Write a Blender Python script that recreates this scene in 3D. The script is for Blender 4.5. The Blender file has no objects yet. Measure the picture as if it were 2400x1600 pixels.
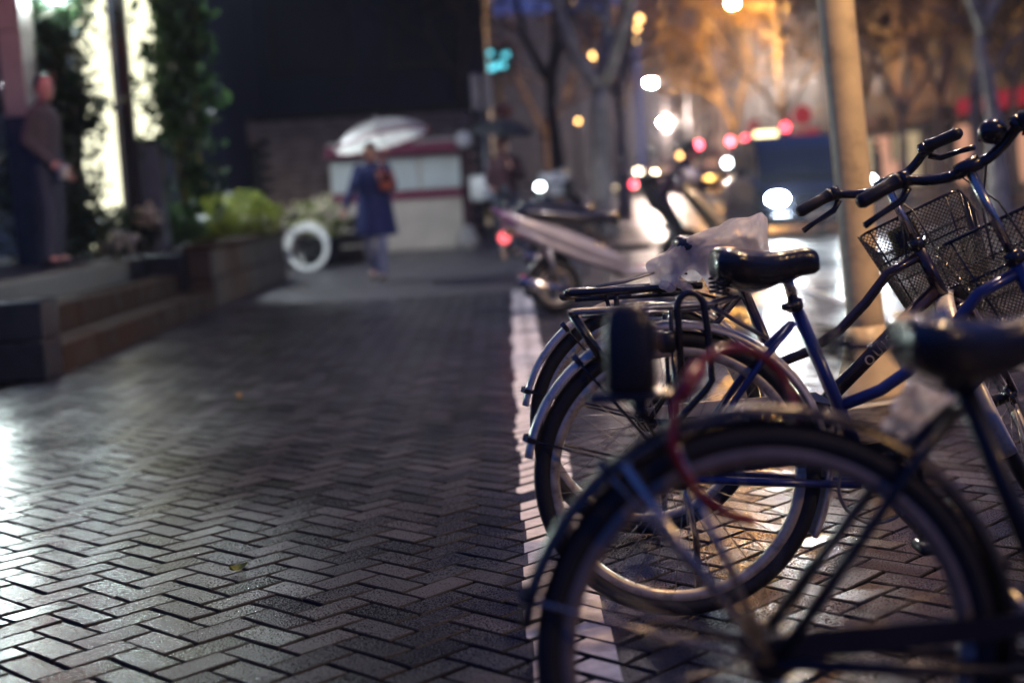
import bpy, math, random
from mathutils import Vector, Matrix, noise
random.seed(7)
R_ = math.radians
V = Vector
scene = bpy.context.scene
COL = scene.collection

# ------------------------------------------------------------------ camera
FPX = 3333.0                      # focal length in pixels of the 2400 px wide photograph (50 mm)
CAM_H = 1.0
ROLL, PITCH = R_(3.4), math.atan(358 / FPX)
_f = V((0, math.cos(PITCH), -math.sin(PITCH)))
_r0 = V((1, 0, 0)); _u0 = _r0.cross(_f)
CR = _r0 * math.cos(ROLL) - _u0 * math.sin(ROLL)
CU = _u0 * math.cos(ROLL) + _r0 * math.sin(ROLL)
cam = bpy.data.cameras.new('camera'); cam.lens = 50; cam.sensor_width = 36
cam.clip_start = 0.05; cam.clip_end = 900
cam.dof.use_dof = True; cam.dof.focus_distance = 3.72; cam.dof.aperture_fstop = 1.5
camo = bpy.data.objects.new('camera', cam); COL.objects.link(camo)
camo.matrix_world = Matrix(((CR.x, CU.x, -_f.x, 0), (CR.y, CU.y, -_f.y, 0), (CR.z, CU.z, -_f.z, CAM_H), (0, 0, 0, 1)))
scene.camera = camo

def at(px, py, Y):
    """the point of the place seen at photo pixel (px, py), Y metres up the street"""
    d = CR * ((px - 1200) / FPX) - CU * ((py - 800) / FPX) + _f
    return V((0, 0, CAM_H)) + d * (Y / d.y)

# ------------------------------------------------------------------ night sky, exposure
w = bpy.data.worlds.new('World'); scene.world = w; w.use_nodes = True
bg = w.node_tree.nodes['Background']
bg.inputs[0].default_value = (0.09, 0.22, 1.0, 1); bg.inputs[1].default_value = 0.30
scene.view_settings.view_transform = 'Standard'; scene.view_settings.look = 'None'
scene.view_settings.exposure = -0.18; scene.view_settings.gamma = 1.0
scene.view_settings.use_curve_mapping = False
scene.render.engine = 'CYCLES'
cy = scene.cycles
cy.use_denoising = True
try: cy.denoiser = 'OPENIMAGEDENOISE'
except Exception: pass
cy.max_bounces = 5; cy.diffuse_bounces = 2; cy.glossy_bounces = 3; cy.transmission_bounces = 4
cy.transparent_max_bounces = 8; cy.volume_bounces = 0
cy.sample_clamp_indirect = 3.0; cy.sample_clamp_direct = 0.0
cy.caustics_reflective = False; cy.caustics_refractive = False
cy.use_adaptive_sampling = False
cy.volume_step_rate = 4.0

# ------------------------------------------------------------------ helpers
class MB:
    def __init__(s): s.v = []; s.f = []
    def add(s, vs, fs):
        o = len(s.v); s.v += [V(p) for p in vs]; s.f += [tuple(i + o for i in q) for q in fs]; return s
    def box(s, c, sz, ch=0.0, M=None):
        x, y, z = [a / 2 for a in sz]
        if ch <= 0:
            vs = [V((a * x, b * y, d * z)) for d in (-1, 1) for b in (-1, 1) for a in (-1, 1)]
            fs = [(0, 2, 3, 1), (4, 5, 7, 6), (0, 1, 5, 4), (2, 6, 7, 3), (0, 4, 6, 2), (1, 3, 7, 5)]
        else:
            vs = []; ix = {}
            for a in (-1, 1):
                for b in (-1, 1):
                    for d in (-1, 1):
                        for k in range(3):
                            p = [a * (x - ch), b * (y - ch), d * (z - ch)]; p[k] += (a, b, d)[k] * ch
                            ix[(a, b, d, k)] = len(vs); vs.append(V(p))
            fs = []
            for k in range(3):
                for sg in (-1, 1):
                    q = []
                    for (m, n) in ((-1, -1), (1, -1), (1, 1), (-1, 1)):
                        t = [0, 0, 0]; t[k] = sg; t[(k + 1) % 3] = m; t[(k + 2) % 3] = n
                        q.append(ix[(t[0], t[1], t[2], k)])
                    fs.append(tuple(q if sg > 0 else q[::-1]))
            for k in range(3):
                i, j = (k + 1) % 3, (k + 2) % 3
                for m in (-1, 1):
                    for n in (-1, 1):
                        t = [0, 0, 0]; t[i] = m; t[j] = n; e = []
                        t[k] = -1; a0 = tuple(t); t[k] = 1; a1 = tuple(t)
                        q = [ix[a0 + (i,)], ix[a1 + (i,)], ix[a1 + (j,)], ix[a0 + (j,)]]
                        fs.append(tuple(q if m * n < 0 else q[::-1]))
            for a in (-1, 1):
                for b in (-1, 1):
                    for d in (-1, 1):
                        q = [ix[(a, b, d, k)] for k in range(3)]
                        fs.append(tuple(q if a * b * d > 0 else q[::-1]))
        if M is not None: vs = [M @ p for p in vs]
        c = V(c); return s.add([p + c for p in vs], fs)
    def loft(s, rings, cap=True, closed=False):
        n = len(rings[0]); vs = [p for r in rings for p in r]; fs = []
        m = len(rings)
        for i in range(m if closed else m - 1):
            for j in range(n):
                a, b = i * n + j, i * n + (j + 1) % n
                c, d = ((i + 1) % m) * n + (j + 1) % n, ((i + 1) % m) * n + j
                fs.append((a, b, c, d))
        if cap and not closed:
            fs.append(tuple(range(n))[::-1]); fs.append(tuple(range((m - 1) * n, m * n)))
        return s.add(vs, fs)
    def tube(s, pts, r, n=8, closed=False, cap=True, flat=None):
        pts = [V(p) for p in pts]; m = len(pts)
        rs = r if isinstance(r, (list, tuple)) else [r] * m
        tg = []
        for i in range(m):
            a = pts[(i - 1) % m] if (i > 0 or closed) else pts[i]
            b = pts[(i + 1) % m] if (i < m - 1 or closed) else pts[i]
            t = b - a; tg.append(t.normalized() if t.length > 1e-9 else V((0, 0, 1)))
        up = V((0, 0, 1)) if abs(tg[0].z) < .9 else V((1, 0, 0))
        u = (up - tg[0] * up.dot(tg[0])).normalized(); rings = []
        for i in range(m):
            u = (u - tg[i] * u.dot(tg[i]))
            u = u.normalized() if u.length > 1e-6 else tg[i].orthogonal().normalized()
            w_ = tg[i].cross(u); fx, fy = flat or (1, 1)
            rings.append([pts[i] + (u * math.cos(6.28318 * k / n) * fx + w_ * math.sin(6.28318 * k / n) * fy) * rs[i] for k in range(n)])
        return s.loft(rings, cap, closed)
    def sphere(s, c, r, nu=12, nv=8, M=None):
        if not isinstance(r, (list, tuple)): r = (r, r, r)
        c = V(c); vs = []; fs = []
        for i in range(1, nv):
            th = math.pi * i / nv
            for j in range(nu):
                ph = 6.28318 * j / nu
                vs.append(V((r[0] * math.sin(th) * math.cos(ph), r[1] * math.sin(th) * math.sin(ph), r[2] * math.cos(th))))
        t, b = len(vs), len(vs) + 1
        vs += [V((0, 0, r[2])), V((0, 0, -r[2]))]
        for i in range(nv - 2):
            for j in range(nu):
                fs.append((i * nu + j, (i + 1) * nu + j, (i + 1) * nu + (j + 1) % nu, i * nu + (j + 1) % nu))
        for j in range(nu):
            fs.append((t, j, (j + 1) % nu)); k = (nv - 2) * nu
            fs.append((b, k + (j + 1) % nu, k + j))
        if M is not None: vs = [M @ p for p in vs]
        return s.add([p + c for p in vs], fs)
    def chain(s, jr, n=10):
        """a limb: tapered tube with round joints"""
        for (p, r) in jr: s.sphere(p, r, n, 8)
        for (p, r), (q, t) in zip(jr, jr[1:]): s.tube([p, q], [r, t], n)
        return s
    def torus(s, c, R, r, axis='Y', N=48, n=8, a0=0, a1=360, fl=(1, 1)):
        c = V(c); full = abs(a1 - a0) >= 360; rings = []
        for i in range(N if full else N + 1):
            a = R_(a0 + (a1 - a0) * i / N); ring = []
            for k in range(n):
                b = 6.28318 * k / n; rr = R + r * math.cos(b) * fl[0]; h = r * math.sin(b) * fl[1]
                ring.append(c + (V((rr * math.cos(a), h, rr * math.sin(a))) if axis == 'Y' else V((rr * math.cos(a), rr * math.sin(a), h))))
            rings.append(ring)
        return s.loft(rings, not full, full)
    def lathe(s, prof, n=24):
        return s.loft([[V((r * math.cos(6.28318 * k / n), r * math.sin(6.28318 * k / n), z)) for k in range(n)] for r, z in prof], False)
    def disc(s, c, nrm, r, n=20):
        c = V(c); nrm = V(nrm).normalized(); u = nrm.orthogonal().normalized(); w_ = nrm.cross(u)
        return s.add([c + (u * math.cos(6.28318 * k / n) + w_ * math.sin(6.28318 * k / n)) * r for k in range(n)], [tuple(range(n))])
    def xf(s, M, i0=0):
        for i in range(i0, len(s.v)): s.v[i] = M @ s.v[i]
        return s
    def mesh(s, name, m, smooth=True):
        me = bpy.data.meshes.new(name); me.from_pydata([tuple(p) for p in s.v], [], s.f)
        if m: me.materials.append(m)
        if smooth: me.polygons.foreach_set('use_smooth', [True] * len(me.polygons))
        me.update(); return me
    def obj(s, name, m, parent=None, smooth=True, **kw): return link(name, s.mesh(name, m, smooth), parent, **kw)

def link(name, data, parent=None, label=None, cat=None, group=None, kind=None, loc=None):
    o = bpy.data.objects.new(name, data); COL.objects.link(o)
    if parent is not None: o.parent = parent
    return tag(o, label, cat, group, kind, loc)
def tag(o, label=None, cat=None, group=None, kind=None, loc=None):
    if loc is not None: o.location = loc
    if label: o['label'] = label
    if cat: o['category'] = cat
    if group: o['group'] = group
    if kind: o['kind'] = kind
    return o
def thing(name, label, cat, loc=(0, 0, 0), rz=0.0, group=None):
    o = link(name, None, None, label, cat, group); o.location = loc; o.rotation_euler = (0, 0, rz); o.empty_display_size = .1
    return o
def copy_tree(o, parent=None):
    c = o.copy(); COL.objects.link(c)
    if parent is not None: c.parent = parent
    for ch in list(o.children): copy_tree(ch, c)
    return c
def remesh(mb, name, m, voxel=0.01, parent=None, it=4):
    """fuse overlapping pieces into one continuous skin"""
    me = mb.mesh('tmp', m); o = bpy.data.objects.new('tmp', me); COL.objects.link(o)
    a = o.modifiers.new('r', 'REMESH'); a.mode = 'VOXEL'; a.voxel_size = voxel; a.use_smooth_shade = True
    b = o.modifiers.new('s', 'SMOOTH'); b.iterations = it; b.factor = .5
    dg = bpy.context.evaluated_depsgraph_get(); dg.update()
    nm = bpy.data.meshes.new_from_object(o.evaluated_get(dg)); nm.name = name
    bpy.data.objects.remove(o); bpy.data.meshes.remove(me)
    if not nm.materials: nm.materials.append(m)
    return link(name, nm, parent)

# ------------------------------------------------------------------ materials
def pm(name, col, rough=.5, metal=0., var=.15, scale=12., bump=0., bscale=None, coat=0., emit=None, es=0., trans=0., alpha=1., dirt=None, rvar=0., spec=.5):
    m = bpy.data.materials.new(name); m.use_nodes = True
    nt = m.node_tree; b = nt.nodes['Principled BSDF']
    L = nt.links.new; N = nt.nodes.new
    b.inputs['Roughness'].default_value = rough; b.inputs['Metallic'].default_value = metal
    b.inputs['Base Color'].default_value = (*col, 1); b.inputs['Coat Weight'].default_value = coat
    b.inputs['Coat Roughness'].default_value = .08; b.inputs['Specular IOR Level'].default_value = spec
    b.inputs['Transmission Weight'].default_value = trans; b.inputs['Alpha'].default_value = alpha
    tc = N('ShaderNodeTexCoord')
    if var > 0 or dirt or rvar:
        n = N('ShaderNodeTexNoise'); n.inputs['Scale'].default_value = scale; n.inputs['Detail'].default_value = 5
        L(tc.outputs['Object'], n.inputs['Vector'])
        r = N('ShaderNodeMapRange'); r.inputs[1].default_value = .3; r.inputs[2].default_value = .7
        r.inputs[3].default_value = 1 - var; r.inputs[4].default_value = 1 + var
        L(n.outputs['Fac'], r.inputs[0])
        mx = N('ShaderNodeMix'); mx.data_type = 'RGBA'; mx.blend_type = 'MULTIPLY'; mx.inputs['Factor'].default_value = 1
        mx.inputs[6].default_value = (*col, 1); L(r.outputs[0], mx.inputs[7]); out = mx.outputs[2]
        if dirt:
            n2 = N('ShaderNodeTexNoise'); n2.inputs['Scale'].default_value = scale * .6; n2.inputs['Detail'].default_value = 8; n2.inputs['Roughness'].default_value = .7
            L(tc.outputs['Object'], n2.inputs['Vector'])
            r2 = N('ShaderNodeMapRange'); r2.inputs[1].default_value = .52; r2.inputs[2].default_value = .68
            L(n2.outputs['Fac'], r2.inputs[0])
            m2 = N('ShaderNodeMix'); m2.data_type = 'RGBA'; L(r2.outputs[0], m2.inputs['Factor']); L(out, m2.inputs[6]); m2.inputs[7].default_value = (*dirt, 1); out = m2.outputs[2]
        L(out, b.inputs['Base Color'])
        if rvar:
            r3 = N('ShaderNodeMapRange'); r3.inputs[1].default_value = .3; r3.inputs[2].default_value = .7
            r3.inputs[3].default_value = max(.02, rough - rvar); r3.inputs[4].default_value = min(1, rough + rvar)
            L(n.outputs['Fac'], r3.inputs[0]); L(r3.outputs[0], b.inputs['Roughness'])
    if bump:
        n3 = N('ShaderNodeTexNoise'); n3.inputs['Scale'].default_value = bscale or scale * 6; n3.inputs['Detail'].default_value = 4
        L(tc.outputs['Object'], n3.inputs['Vector'])
        bp = N('ShaderNodeBump'); bp.inputs['Strength'].default_value = bump; bp.inputs['Distance'].default_value = .01
        L(n3.outputs['Fac'], bp.inputs['Height']); L(bp.outputs['Normal'], b.inputs['Normal'])
    if emit:
        b.inputs['Emission Color'].default_value = (*emit, 1); b.inputs['Emission Strength'].default_value = es
    return m
def lamp_mat(name, col, s):
    m = bpy.data.materials.new(name); m.use_nodes = True; nt = m.node_tree
    nt.nodes.remove(nt.nodes['Principled BSDF']); e = nt.nodes.new('ShaderNodeEmission')
    e.inputs[0].default_value = (*col, 1); e.inputs[1].default_value = s
    nt.links.new(e.outputs[0], nt.nodes['Material Output'].inputs[0]); return m

def brick_mat():
    m = bpy.data.materials.new('wet_brick'); m.use_nodes = True; nt = m.node_tree; N = nt.nodes.new; L = nt.links.new
    b = nt.nodes['Principled BSDF']
    oi = N('ShaderNodeObjectInfo'); ge = N('ShaderNodeNewGeometry')
    ad = N('ShaderNodeMath'); ad.operation = 'ADD'; L(oi.outputs['Random'], ad.inputs[0]); L(ge.outputs['Random Per Island'], ad.inputs[1])
    fr = N('ShaderNodeMath'); fr.operation = 'FRACT'; L(ad.outputs[0], fr.inputs[0])
    cr = N('ShaderNodeValToRGB'); L(fr.outputs[0], cr.inputs[0])
    el = cr.color_ramp.elements
    el[0].position = 0; el[0].color = (.006, .007, .013, 1); el[1].position = 1; el[1].color = (.040, .034, .050, 1)
    for p, c in ((.3, (.012, .012, .022)), (.55, (.018, .018, .030)), (.8, (.027, .024, .036))):
        e = el.new(p); e.color = (*c, 1)
    n = N('ShaderNodeTexNoise'); n.inputs['Scale'].default_value = 95; n.inputs['Detail'].default_value = 5; n.inputs['Roughness'].default_value = .7
    L(ge.outputs['Position'], n.inputs['Vector'])
    r = N('ShaderNodeMapRange'); r.inputs[1].default_value = .3; r.inputs[2].default_value = .7; r.inputs[3].default_value = .4; r.inputs[4].default_value = 1.7
    L(n.outputs['Fac'], r.inputs[0])
    mx = N('ShaderNodeMix'); mx.data_type = 'RGBA'; mx.blend_type = 'MULTIPLY'; mx.inputs['Factor'].default_value = 1
    L(cr.outputs[0], mx.inputs[6]); L(r.outputs[0], mx.inputs[7]); L(mx.outputs[2], b.inputs['Base Color'])
    # damp patches: smoother where water lies
    n2 = N('ShaderNodeTexNoise'); n2.inputs['Scale'].default_value = 1.3; n2.inputs['Detail'].default_value = 4
    L(ge.outputs['Position'], n2.inputs['Vector'])
    s1 = N('ShaderNodeMath'); s1.operation = 'MULTIPLY_ADD'; L(fr.outputs[0], s1.inputs[0]); s1.inputs[1].default_value = .25; L(n2.outputs['Fac'], s1.inputs[2])
    r2 = N('ShaderNodeMapRange'); r2.inputs[1].default_value = .4; r2.inputs[2].default_value = .85; r2.inputs[3].default_value = .18; r2.inputs[4].default_value = .34
    L(s1.outputs[0], r2.inputs[0])
    n4 = N('ShaderNodeTexNoise'); n4.inputs['Scale'].default_value = 260; n4.inputs['Detail'].default_value = 3
    L(ge.outputs['Position'], n4.inputs['Vector'])
    r4 = N('ShaderNodeMapRange'); r4.inputs[1].default_value = .35; r4.inputs[2].default_value = .65; r4.inputs[3].default_value = -.09; r4.inputs[4].default_value = .16
    L(n4.outputs['Fac'], r4.inputs[0])
    a4 = N('ShaderNodeMath'); a4.operation = 'ADD'; L(r2.outputs[0], a4.inputs[0]); L(r4.outputs[0], a4.inputs[1]); L(a4.outputs[0], b.inputs['Roughness'])
    b.inputs['Specular IOR Level'].default_value = .30
    n3 = N('ShaderNodeTexNoise'); n3.inputs['Scale'].default_value = 190; n3.inputs['Detail'].default_value = 4; n3.inputs['Roughness'].default_value = .65
    L(ge.outputs['Position'], n3.inputs['Vector'])
    bp = N('ShaderNodeBump'); bp.inputs['Strength'].default_value = .34; bp.inputs['Distance'].default_value = .0015
    L(n3.outputs['Fac'], bp.inputs['Height']); L(bp.outputs[0], b.inputs['Normal'])
    return m

def road_mat():
    m = bpy.data.materials.new('wet_asphalt'); m.use_nodes = True; nt = m.node_tree; N = nt.nodes.new; L = nt.links.new
    b = nt.nodes['Principled BSDF']; ge = N('ShaderNodeNewGeometry')
    b.inputs['Base Color'].default_value = (.04, .038, .04, 1)
    n = N('ShaderNodeTexNoise'); n.inputs['Scale'].default_value = 1.1; n.inputs['Detail'].default_value = 5
    L(ge.outputs['Position'], n.inputs['Vector'])
    r = N('ShaderNodeMapRange'); r.inputs[1].default_value = .35; r.inputs[2].default_value = .65; r.inputs[3].default_value = .2; r.inputs[4].default_value = .42
    L(n.outputs['Fac'], r.inputs[0]); L(r.outputs[0], b.inputs['Roughness'])
    n3 = N('ShaderNodeTexNoise'); n3.inputs['Scale'].default_value = 28; n3.inputs['Detail'].default_value = 6
    L(ge.outputs['Position'], n3.inputs['Vector'])
    bp = N('ShaderNodeBump'); bp.inputs['Strength'].default_value = .6; bp.inputs['Distance'].default_value = .012
    L(n3.outputs['Fac'], bp.inputs['Height']); L(bp.outputs[0], b.inputs['Normal'])
    return m

def foil_mat(name, col, transp=.35, rough=.25, bump=.5, bscale=30):
    m = bpy.data.materials.new(name); m.use_nodes = True; nt = m.node_tree; N = nt.nodes.new; L = nt.links.new
    b = nt.nodes['Principled BSDF']; b.inputs['Base Color'].default_value = (*col, 1); b.inputs['Roughness'].default_value = rough
    tr = N('ShaderNodeBsdfTranslucent'); tr.inputs[0].default_value = (*col, 1)
    tp = N('ShaderNodeBsdfTransparent'); tp.inputs[0].default_value = (.95, .93, .93, 1)
    m1 = N('ShaderNodeMixShader'); m1.inputs[0].default_value = .65; L(b.outputs[0], m1.inputs[1]); L(tr.outputs[0], m1.inputs[2])
    tc = N('ShaderNodeTexCoord'); n = N('ShaderNodeTexNoise'); n.inputs['Scale'].default_value = 14; n.inputs['Detail'].default_value = 6
    L(tc.outputs['Object'], n.inputs['Vector'])
    r = N('ShaderNodeMapRange'); r.inputs[1].default_value = .35; r.inputs[2].default_value = .65; r.inputs[3].default_value = max(0, transp - .3); r.inputs[4].default_value = min(.95, transp + .3)
    L(n.outputs['Fac'], r.inputs[0])
    m2 = N('ShaderNodeMixShader'); L(r.outputs[0], m2.inputs[0]); L(m1.outputs[0], m2.inputs[1]); L(tp.outputs[0], m2.inputs[2])
    v = N('ShaderNodeTexNoise'); v.inputs['Scale'].default_value = bscale; v.inputs['Detail'].default_value = 5; v.inputs['Distortion'].default_value = 1.5
    L(tc.outputs['Object'], v.inputs['Vector'])
    bp = N('ShaderNodeBump'); bp.inputs['Strength'].default_value = bump; bp.inputs['Distance'].default_value = .02
    L(v.outputs['Fac'], bp.inputs['Height']); L(bp.outputs[0], b.inputs['Normal'])
    L(m2.outputs[0], nt.nodes['Material Output'].inputs[0]); return m

def leaf_mat(name, col, col2):
    m = bpy.data.materials.new(name); m.use_nodes = True; nt = m.node_tree; N = nt.nodes.new; L = nt.links.new
    b = nt.nodes['Principled BSDF']; b.inputs['Roughness'].default_value = .35
    ge = N('ShaderNodeNewGeometry'); mx = N('ShaderNodeMix'); mx.data_type = 'RGBA'
    L(ge.outputs['Random Per Island'], mx.inputs['Factor']); mx.inputs[6].default_value = (*col, 1); mx.inputs[7].default_value = (*col2, 1)
    L(mx.outputs[2], b.inputs['Base Color'])
    tr = N('ShaderNodeBsdfTranslucent'); L(mx.outputs[2], tr.inputs[0])
    ms = N('ShaderNodeMixShader'); ms.inputs[0].default_value = .3; L(b.outputs[0], ms.inputs[1]); L(tr.outputs[0], ms.inputs[2])
    L(ms.outputs[0], nt.nodes['Material Output'].inputs[0]); return m

M = {}
M['brick'] = brick_mat(); M['road'] = road_mat()
M['mortar'] = pm('joint_dirt', (.012, .011, .013), .8, bump=.4, scale=30)
M['line'] = pm('worn_white_paint', (.74, .69, .67), .45, var=.2, scale=30, bump=.3)
M['paving'] = pm('grey_paving', (.06, .055, .06), .42, var=.3, scale=3, bump=.5, bscale=40, rvar=.12)
M['kerb'] = pm('kerb_granite', (.16, .15, .15), .5, var=.3, scale=20, bump=.4)
M['step'] = pm('brown_step_stone', (.030, .016, .009), .75, var=.45, scale=5, bump=.4, bscale=50, rvar=.15, spec=.2)
M['planter'] = pm('planter_stone', (.026, .017, .013), .7, var=.35, scale=6, bump=.4)
M['platform'] = pm('platform_slab', (.018, .02, .026), .4, var=.3, scale=6)
M['wallbrick'] = pm('wall_brick', (.30, .21, .17), .75, var=.35, scale=4, bump=.5)
M['dark_plaster'] = pm('dark_facade', (.018, .028, .05), .6, var=.3, scale=.4)
M['facade'] = pm('brown_facade', (.04, .032, .03), .7, var=.3, scale=.5)
M['window_dark'] = pm('dark_window', (.01, .012, .02), .55, var=0)
M['wall_glow'] = lamp_mat('glowing_lamplit_wall', (1, .98, .70), 2.1)  # lamplight on the white wall, put into it as emission
M['dark_metal'] = pm('dark_bronze_metal', (.045, .04, .038), .4, .5)
M['column'] = pm('beige_column', (.30, .26, .22), .6, var=.2, scale=3)
M['black_stone'] = pm('black_stone', (.02, .022, .028), .25, var=.3, scale=5)
M['grey_stone'] = pm('grey_stone', (.10, .11, .13), .4, var=.2, scale=5)
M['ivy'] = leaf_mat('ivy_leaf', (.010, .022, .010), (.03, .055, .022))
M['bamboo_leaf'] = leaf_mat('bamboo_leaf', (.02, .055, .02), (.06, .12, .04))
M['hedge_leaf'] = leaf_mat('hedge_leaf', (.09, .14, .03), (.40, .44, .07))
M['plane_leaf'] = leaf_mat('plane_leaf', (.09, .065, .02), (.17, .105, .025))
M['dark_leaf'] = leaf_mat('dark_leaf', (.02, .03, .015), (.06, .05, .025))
M['flower'] = leaf_mat('pale_petal', (.6, .5, .45), (.75, .72, .4))
M['bamboo'] = pm('bamboo_cane', (.25, .26, .07), .35, var=.3, scale=6)
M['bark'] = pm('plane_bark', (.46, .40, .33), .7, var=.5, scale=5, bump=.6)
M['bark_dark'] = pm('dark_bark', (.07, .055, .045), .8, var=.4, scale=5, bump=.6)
M['cane'] = pm('woody_stem', (.06, .045, .03), .8)
M['pole'] = pm('pole_paint', (.82, .62, .33), .42, var=.16, scale=9, bump=.12, bscale=30, dirt=(.52, .38, .2))
M['steel'] = pm('grey_steel', (.22, .22, .23), .4, .6)
# bicycle
M['tyre'] = pm('tyre_rubber', (.018, .018, .020), .55, var=.2, scale=30, bump=.25, bscale=200)
M['white_tyre'] = pm('white_tyre', (.85, .85, .80), .4, var=.05)
M['chrome'] = pm('dull_chrome', (.62, .57, .50), .24, 1.0, var=.15, scale=25, rvar=.1)
M['rim'] = pm('rim_alloy', (.70, .62, .48), .34, .45, var=.12, scale=40, rvar=.08, dirt=(.30, .24, .17))
M['fender'] = pm('fender_steel', (.76, .71, .62), .34, .35, var=.12, scale=18, rvar=.1, dirt=(.40, .33, .25))
M['fender_dark'] = pm('shaded_fender', (.10, .088, .075), .3, .9, var=.15, scale=18, rvar=.1)  # fender of the nearest bicycle, its shade put into a darker colour
M['rim_dull'] = pm('shaded_rim', (.30, .25, .22), .4, .5, var=.2, scale=40)  # rim of the nearest bicycle, darkened to stand for shade
M['spoke'] = pm('spoke_steel', (.28, .27, .26), .35, .9, var=0)
M['black_steel'] = pm('black_steel', (.020, .019, .024), .22, .2, var=.2, coat=.6, bump=.08, bscale=160)
M['black_plastic'] = pm('black_plastic', (.016, .016, .018), .35, var=.2, bump=.12, bscale=140)
M['blue_paint'] = pm('deep_blue_paint', (.016, .030, .16), .28, .2, var=.2, scale=10, coat=.7, bump=.06, bscale=180)
M['maroon_paint'] = pm('black_maroon_paint', (.026, .016, .024), .26, .2, var=.25, coat=.7, bump=.06, bscale=180)
M['navy_paint'] = pm('navy_paint', (.004, .007, .018), .45, .1, var=.2, coat=.15)
M['leather'] = pm('wet_black_vinyl', (.014, .013, .016), .24, var=.2, scale=30, bump=.30, bscale=70, coat=.5)
M['cream_enamel'] = pm('cream_enamel', (.72, .66, .50), .3, var=.08, scale=15, dirt=(.5, .42, .3))
M['letter'] = pm('cream_lettering', (.55, .50, .42), .5, var=.25, scale=60)
M['red_rubber'] = pm('red_cable_sheath', (.24, .014, .02), .3, var=.15, coat=.4)
M['reflector'] = pm('amber_reflector', (.16, .11, .045), .15, var=.1, coat=.8)
M['bag'] = foil_mat('thin_white_plastic', (.97, .93, .93), .14, .16, .5, 40)
M['wire'] = pm('basket_wire', (.008, .008, .010), .45, .0, var=0)
M['sticker'] = pm('yellow_sticker', (.35, .28, .06), .5, var=.3, scale=30)
M['sticker_dark'] = pm('dark_sticker', (.015, .03, .06), .4)
# people
M['skin'] = pm('skin', (.70, .36, .26), .5, var=.08, scale=10)
M['hair'] = pm('black_hair', (.012, .011, .012), .4, bump=.4, bscale=60)
M['jacket'] = pm('grey_brown_jacket', (.085, .068, .068), .8, var=.15, scale=8)
M['trousers'] = pm('dark_grey_trousers', (.055, .064, .085), .85, var=.15)
M['coat'] = pm('navy_coat', (.016, .028, .125), .75, var=.2)
M['jeans'] = pm('blue_jeans', (.26, .30, .42), .8, var=.25)
M['shoe'] = pm('dark_shoe', (.015, .014, .014), .4)
M['red_cloth'] = pm('orange_red_cloth', (.62, .16, .09), .7, var=.2)
M['dark_red'] = pm('dark_red_cloth', (.045, .012, .02), .8, var=.2)
M['dark_cloth'] = pm('dark_purple_cloth', (.05, .026, .042), .8)
M['white_cloth'] = pm('white_cloth', (.7, .68, .68), .7)
M['paper'] = pm('white_paper', (.8, .74, .6), .6)
M['umbrella'] = foil_mat('milky_umbrella_film', (.88, .86, .80), -.2, .3, .1, 8)
M['trim_red'] = pm('dark_red_trim', (.28, .02, .06), .45)
M['black_cloth'] = pm('black_cloth', (.015, .015, .018), .7)
# street things
M['kiosk'] = pm('cream_panel', (.62, .55, .46), .5, var=.12, scale=3)
M['kiosk_red'] = pm('crimson_band', (.22, .02, .07), .4)
M['board'] = pm('pale_notice', (.68, .75, .71), .3, var=.12, scale=2)
M['white_bag'] = foil_mat('white_sack', (.8, .78, .74), .03, .4, .5, 8)
M['car_black'] = pm('black_car_paint', (.018, .025, .04), .18, .2, var=0, coat=1)
M['car_grey'] = pm('grey_car_paint', (.12, .12, .13), .25, .4, var=0, coat=1)
M['car_red'] = pm('red_car_paint', (.22, .02, .02), .25, .2, var=0, coat=1)
M['glass'] = pm('dark_glass', (.02, .025, .03), .05, var=0, coat=.5)
M['plate'] = pm('licence_plate', (.55, .40, .28), .4, var=.2, scale=20)
M['headlight'] = lamp_mat('headlight', (.86, .96, 1.0), 500)
M['headlight_dim'] = lamp_mat('far_headlight', (1, .80, .52), 45)
M['headlight_cool'] = lamp_mat('far_cool_headlight', (.85, .95, 1.0), 26)
M['tail'] = lamp_mat('tail_light', (1, .06, .10), 16)
M['tail_near'] = lamp_mat('scooter_tail_light', (1, .14, .16), 2.4)
M['signal_red'] = lamp_mat('signal_red', (1, .08, .12), 34)
M['amber'] = lamp_mat('amber_light', (1, .55, .18), 12)
M['sodium'] = lamp_mat('sodium_lamp', (1, .46, .10), 9000)
M['sodium_soft'] = lamp_mat('soft_sodium_lamp', (1, .42, .14), 230)
M['warm_lamp'] = lamp_mat('warm_street_lamp', (1, .78, .66), 6000)
M['white_lamp'] = lamp_mat('white_globe_lamp', (.82, .98, 1), 430)
M['yard_lamp'] = lamp_mat('yard_lamp', (.86, .95, 1), 5200)
M['red_face_fill'] = lamp_mat('red_face_fill', (1, .20, .09), 34)  # added red light for the face of the man
M['sheen_glow'] = lamp_mat('sheen_glow', (.84, 1, .96), 100)  # added lamp for the sheen on the left bricks
M['rear_sodium'] = lamp_mat('rear_street_lamp', (1, .62, .26), 560)
M['pole_sodium'] = lamp_mat('pole_lamp', (1, .66, .38), 850)
M['line_fill_lamp'] = lamp_mat('line_fill_lamp', (1, .84, .82), 950)  # added lamp that brightens the painted line
M['neon_red'] = lamp_mat('red_neon', (1, .05, .09), .32)
M['neon_cyan'] = lamp_mat('cyan_neon', (.12, .62, .75), 2.6)
M['shop_warm'] = lamp_mat('lit_shop_window', (1, .48, .30), .75)
M['shop_cream'] = lamp_mat('lit_cream_window', (1, .74, .42), .55)
M['taxi'] = lamp_mat('roof_light', (1, .8, .4), 6)
M['scooter_white'] = pm('pearl_plastic', (.36, .33, .34), .25, .1, var=.08, coat=.6)
M['scooter_purple'] = pm('purple_plastic', (.18, .02, .17), .3, var=.1, coat=.5)
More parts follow.
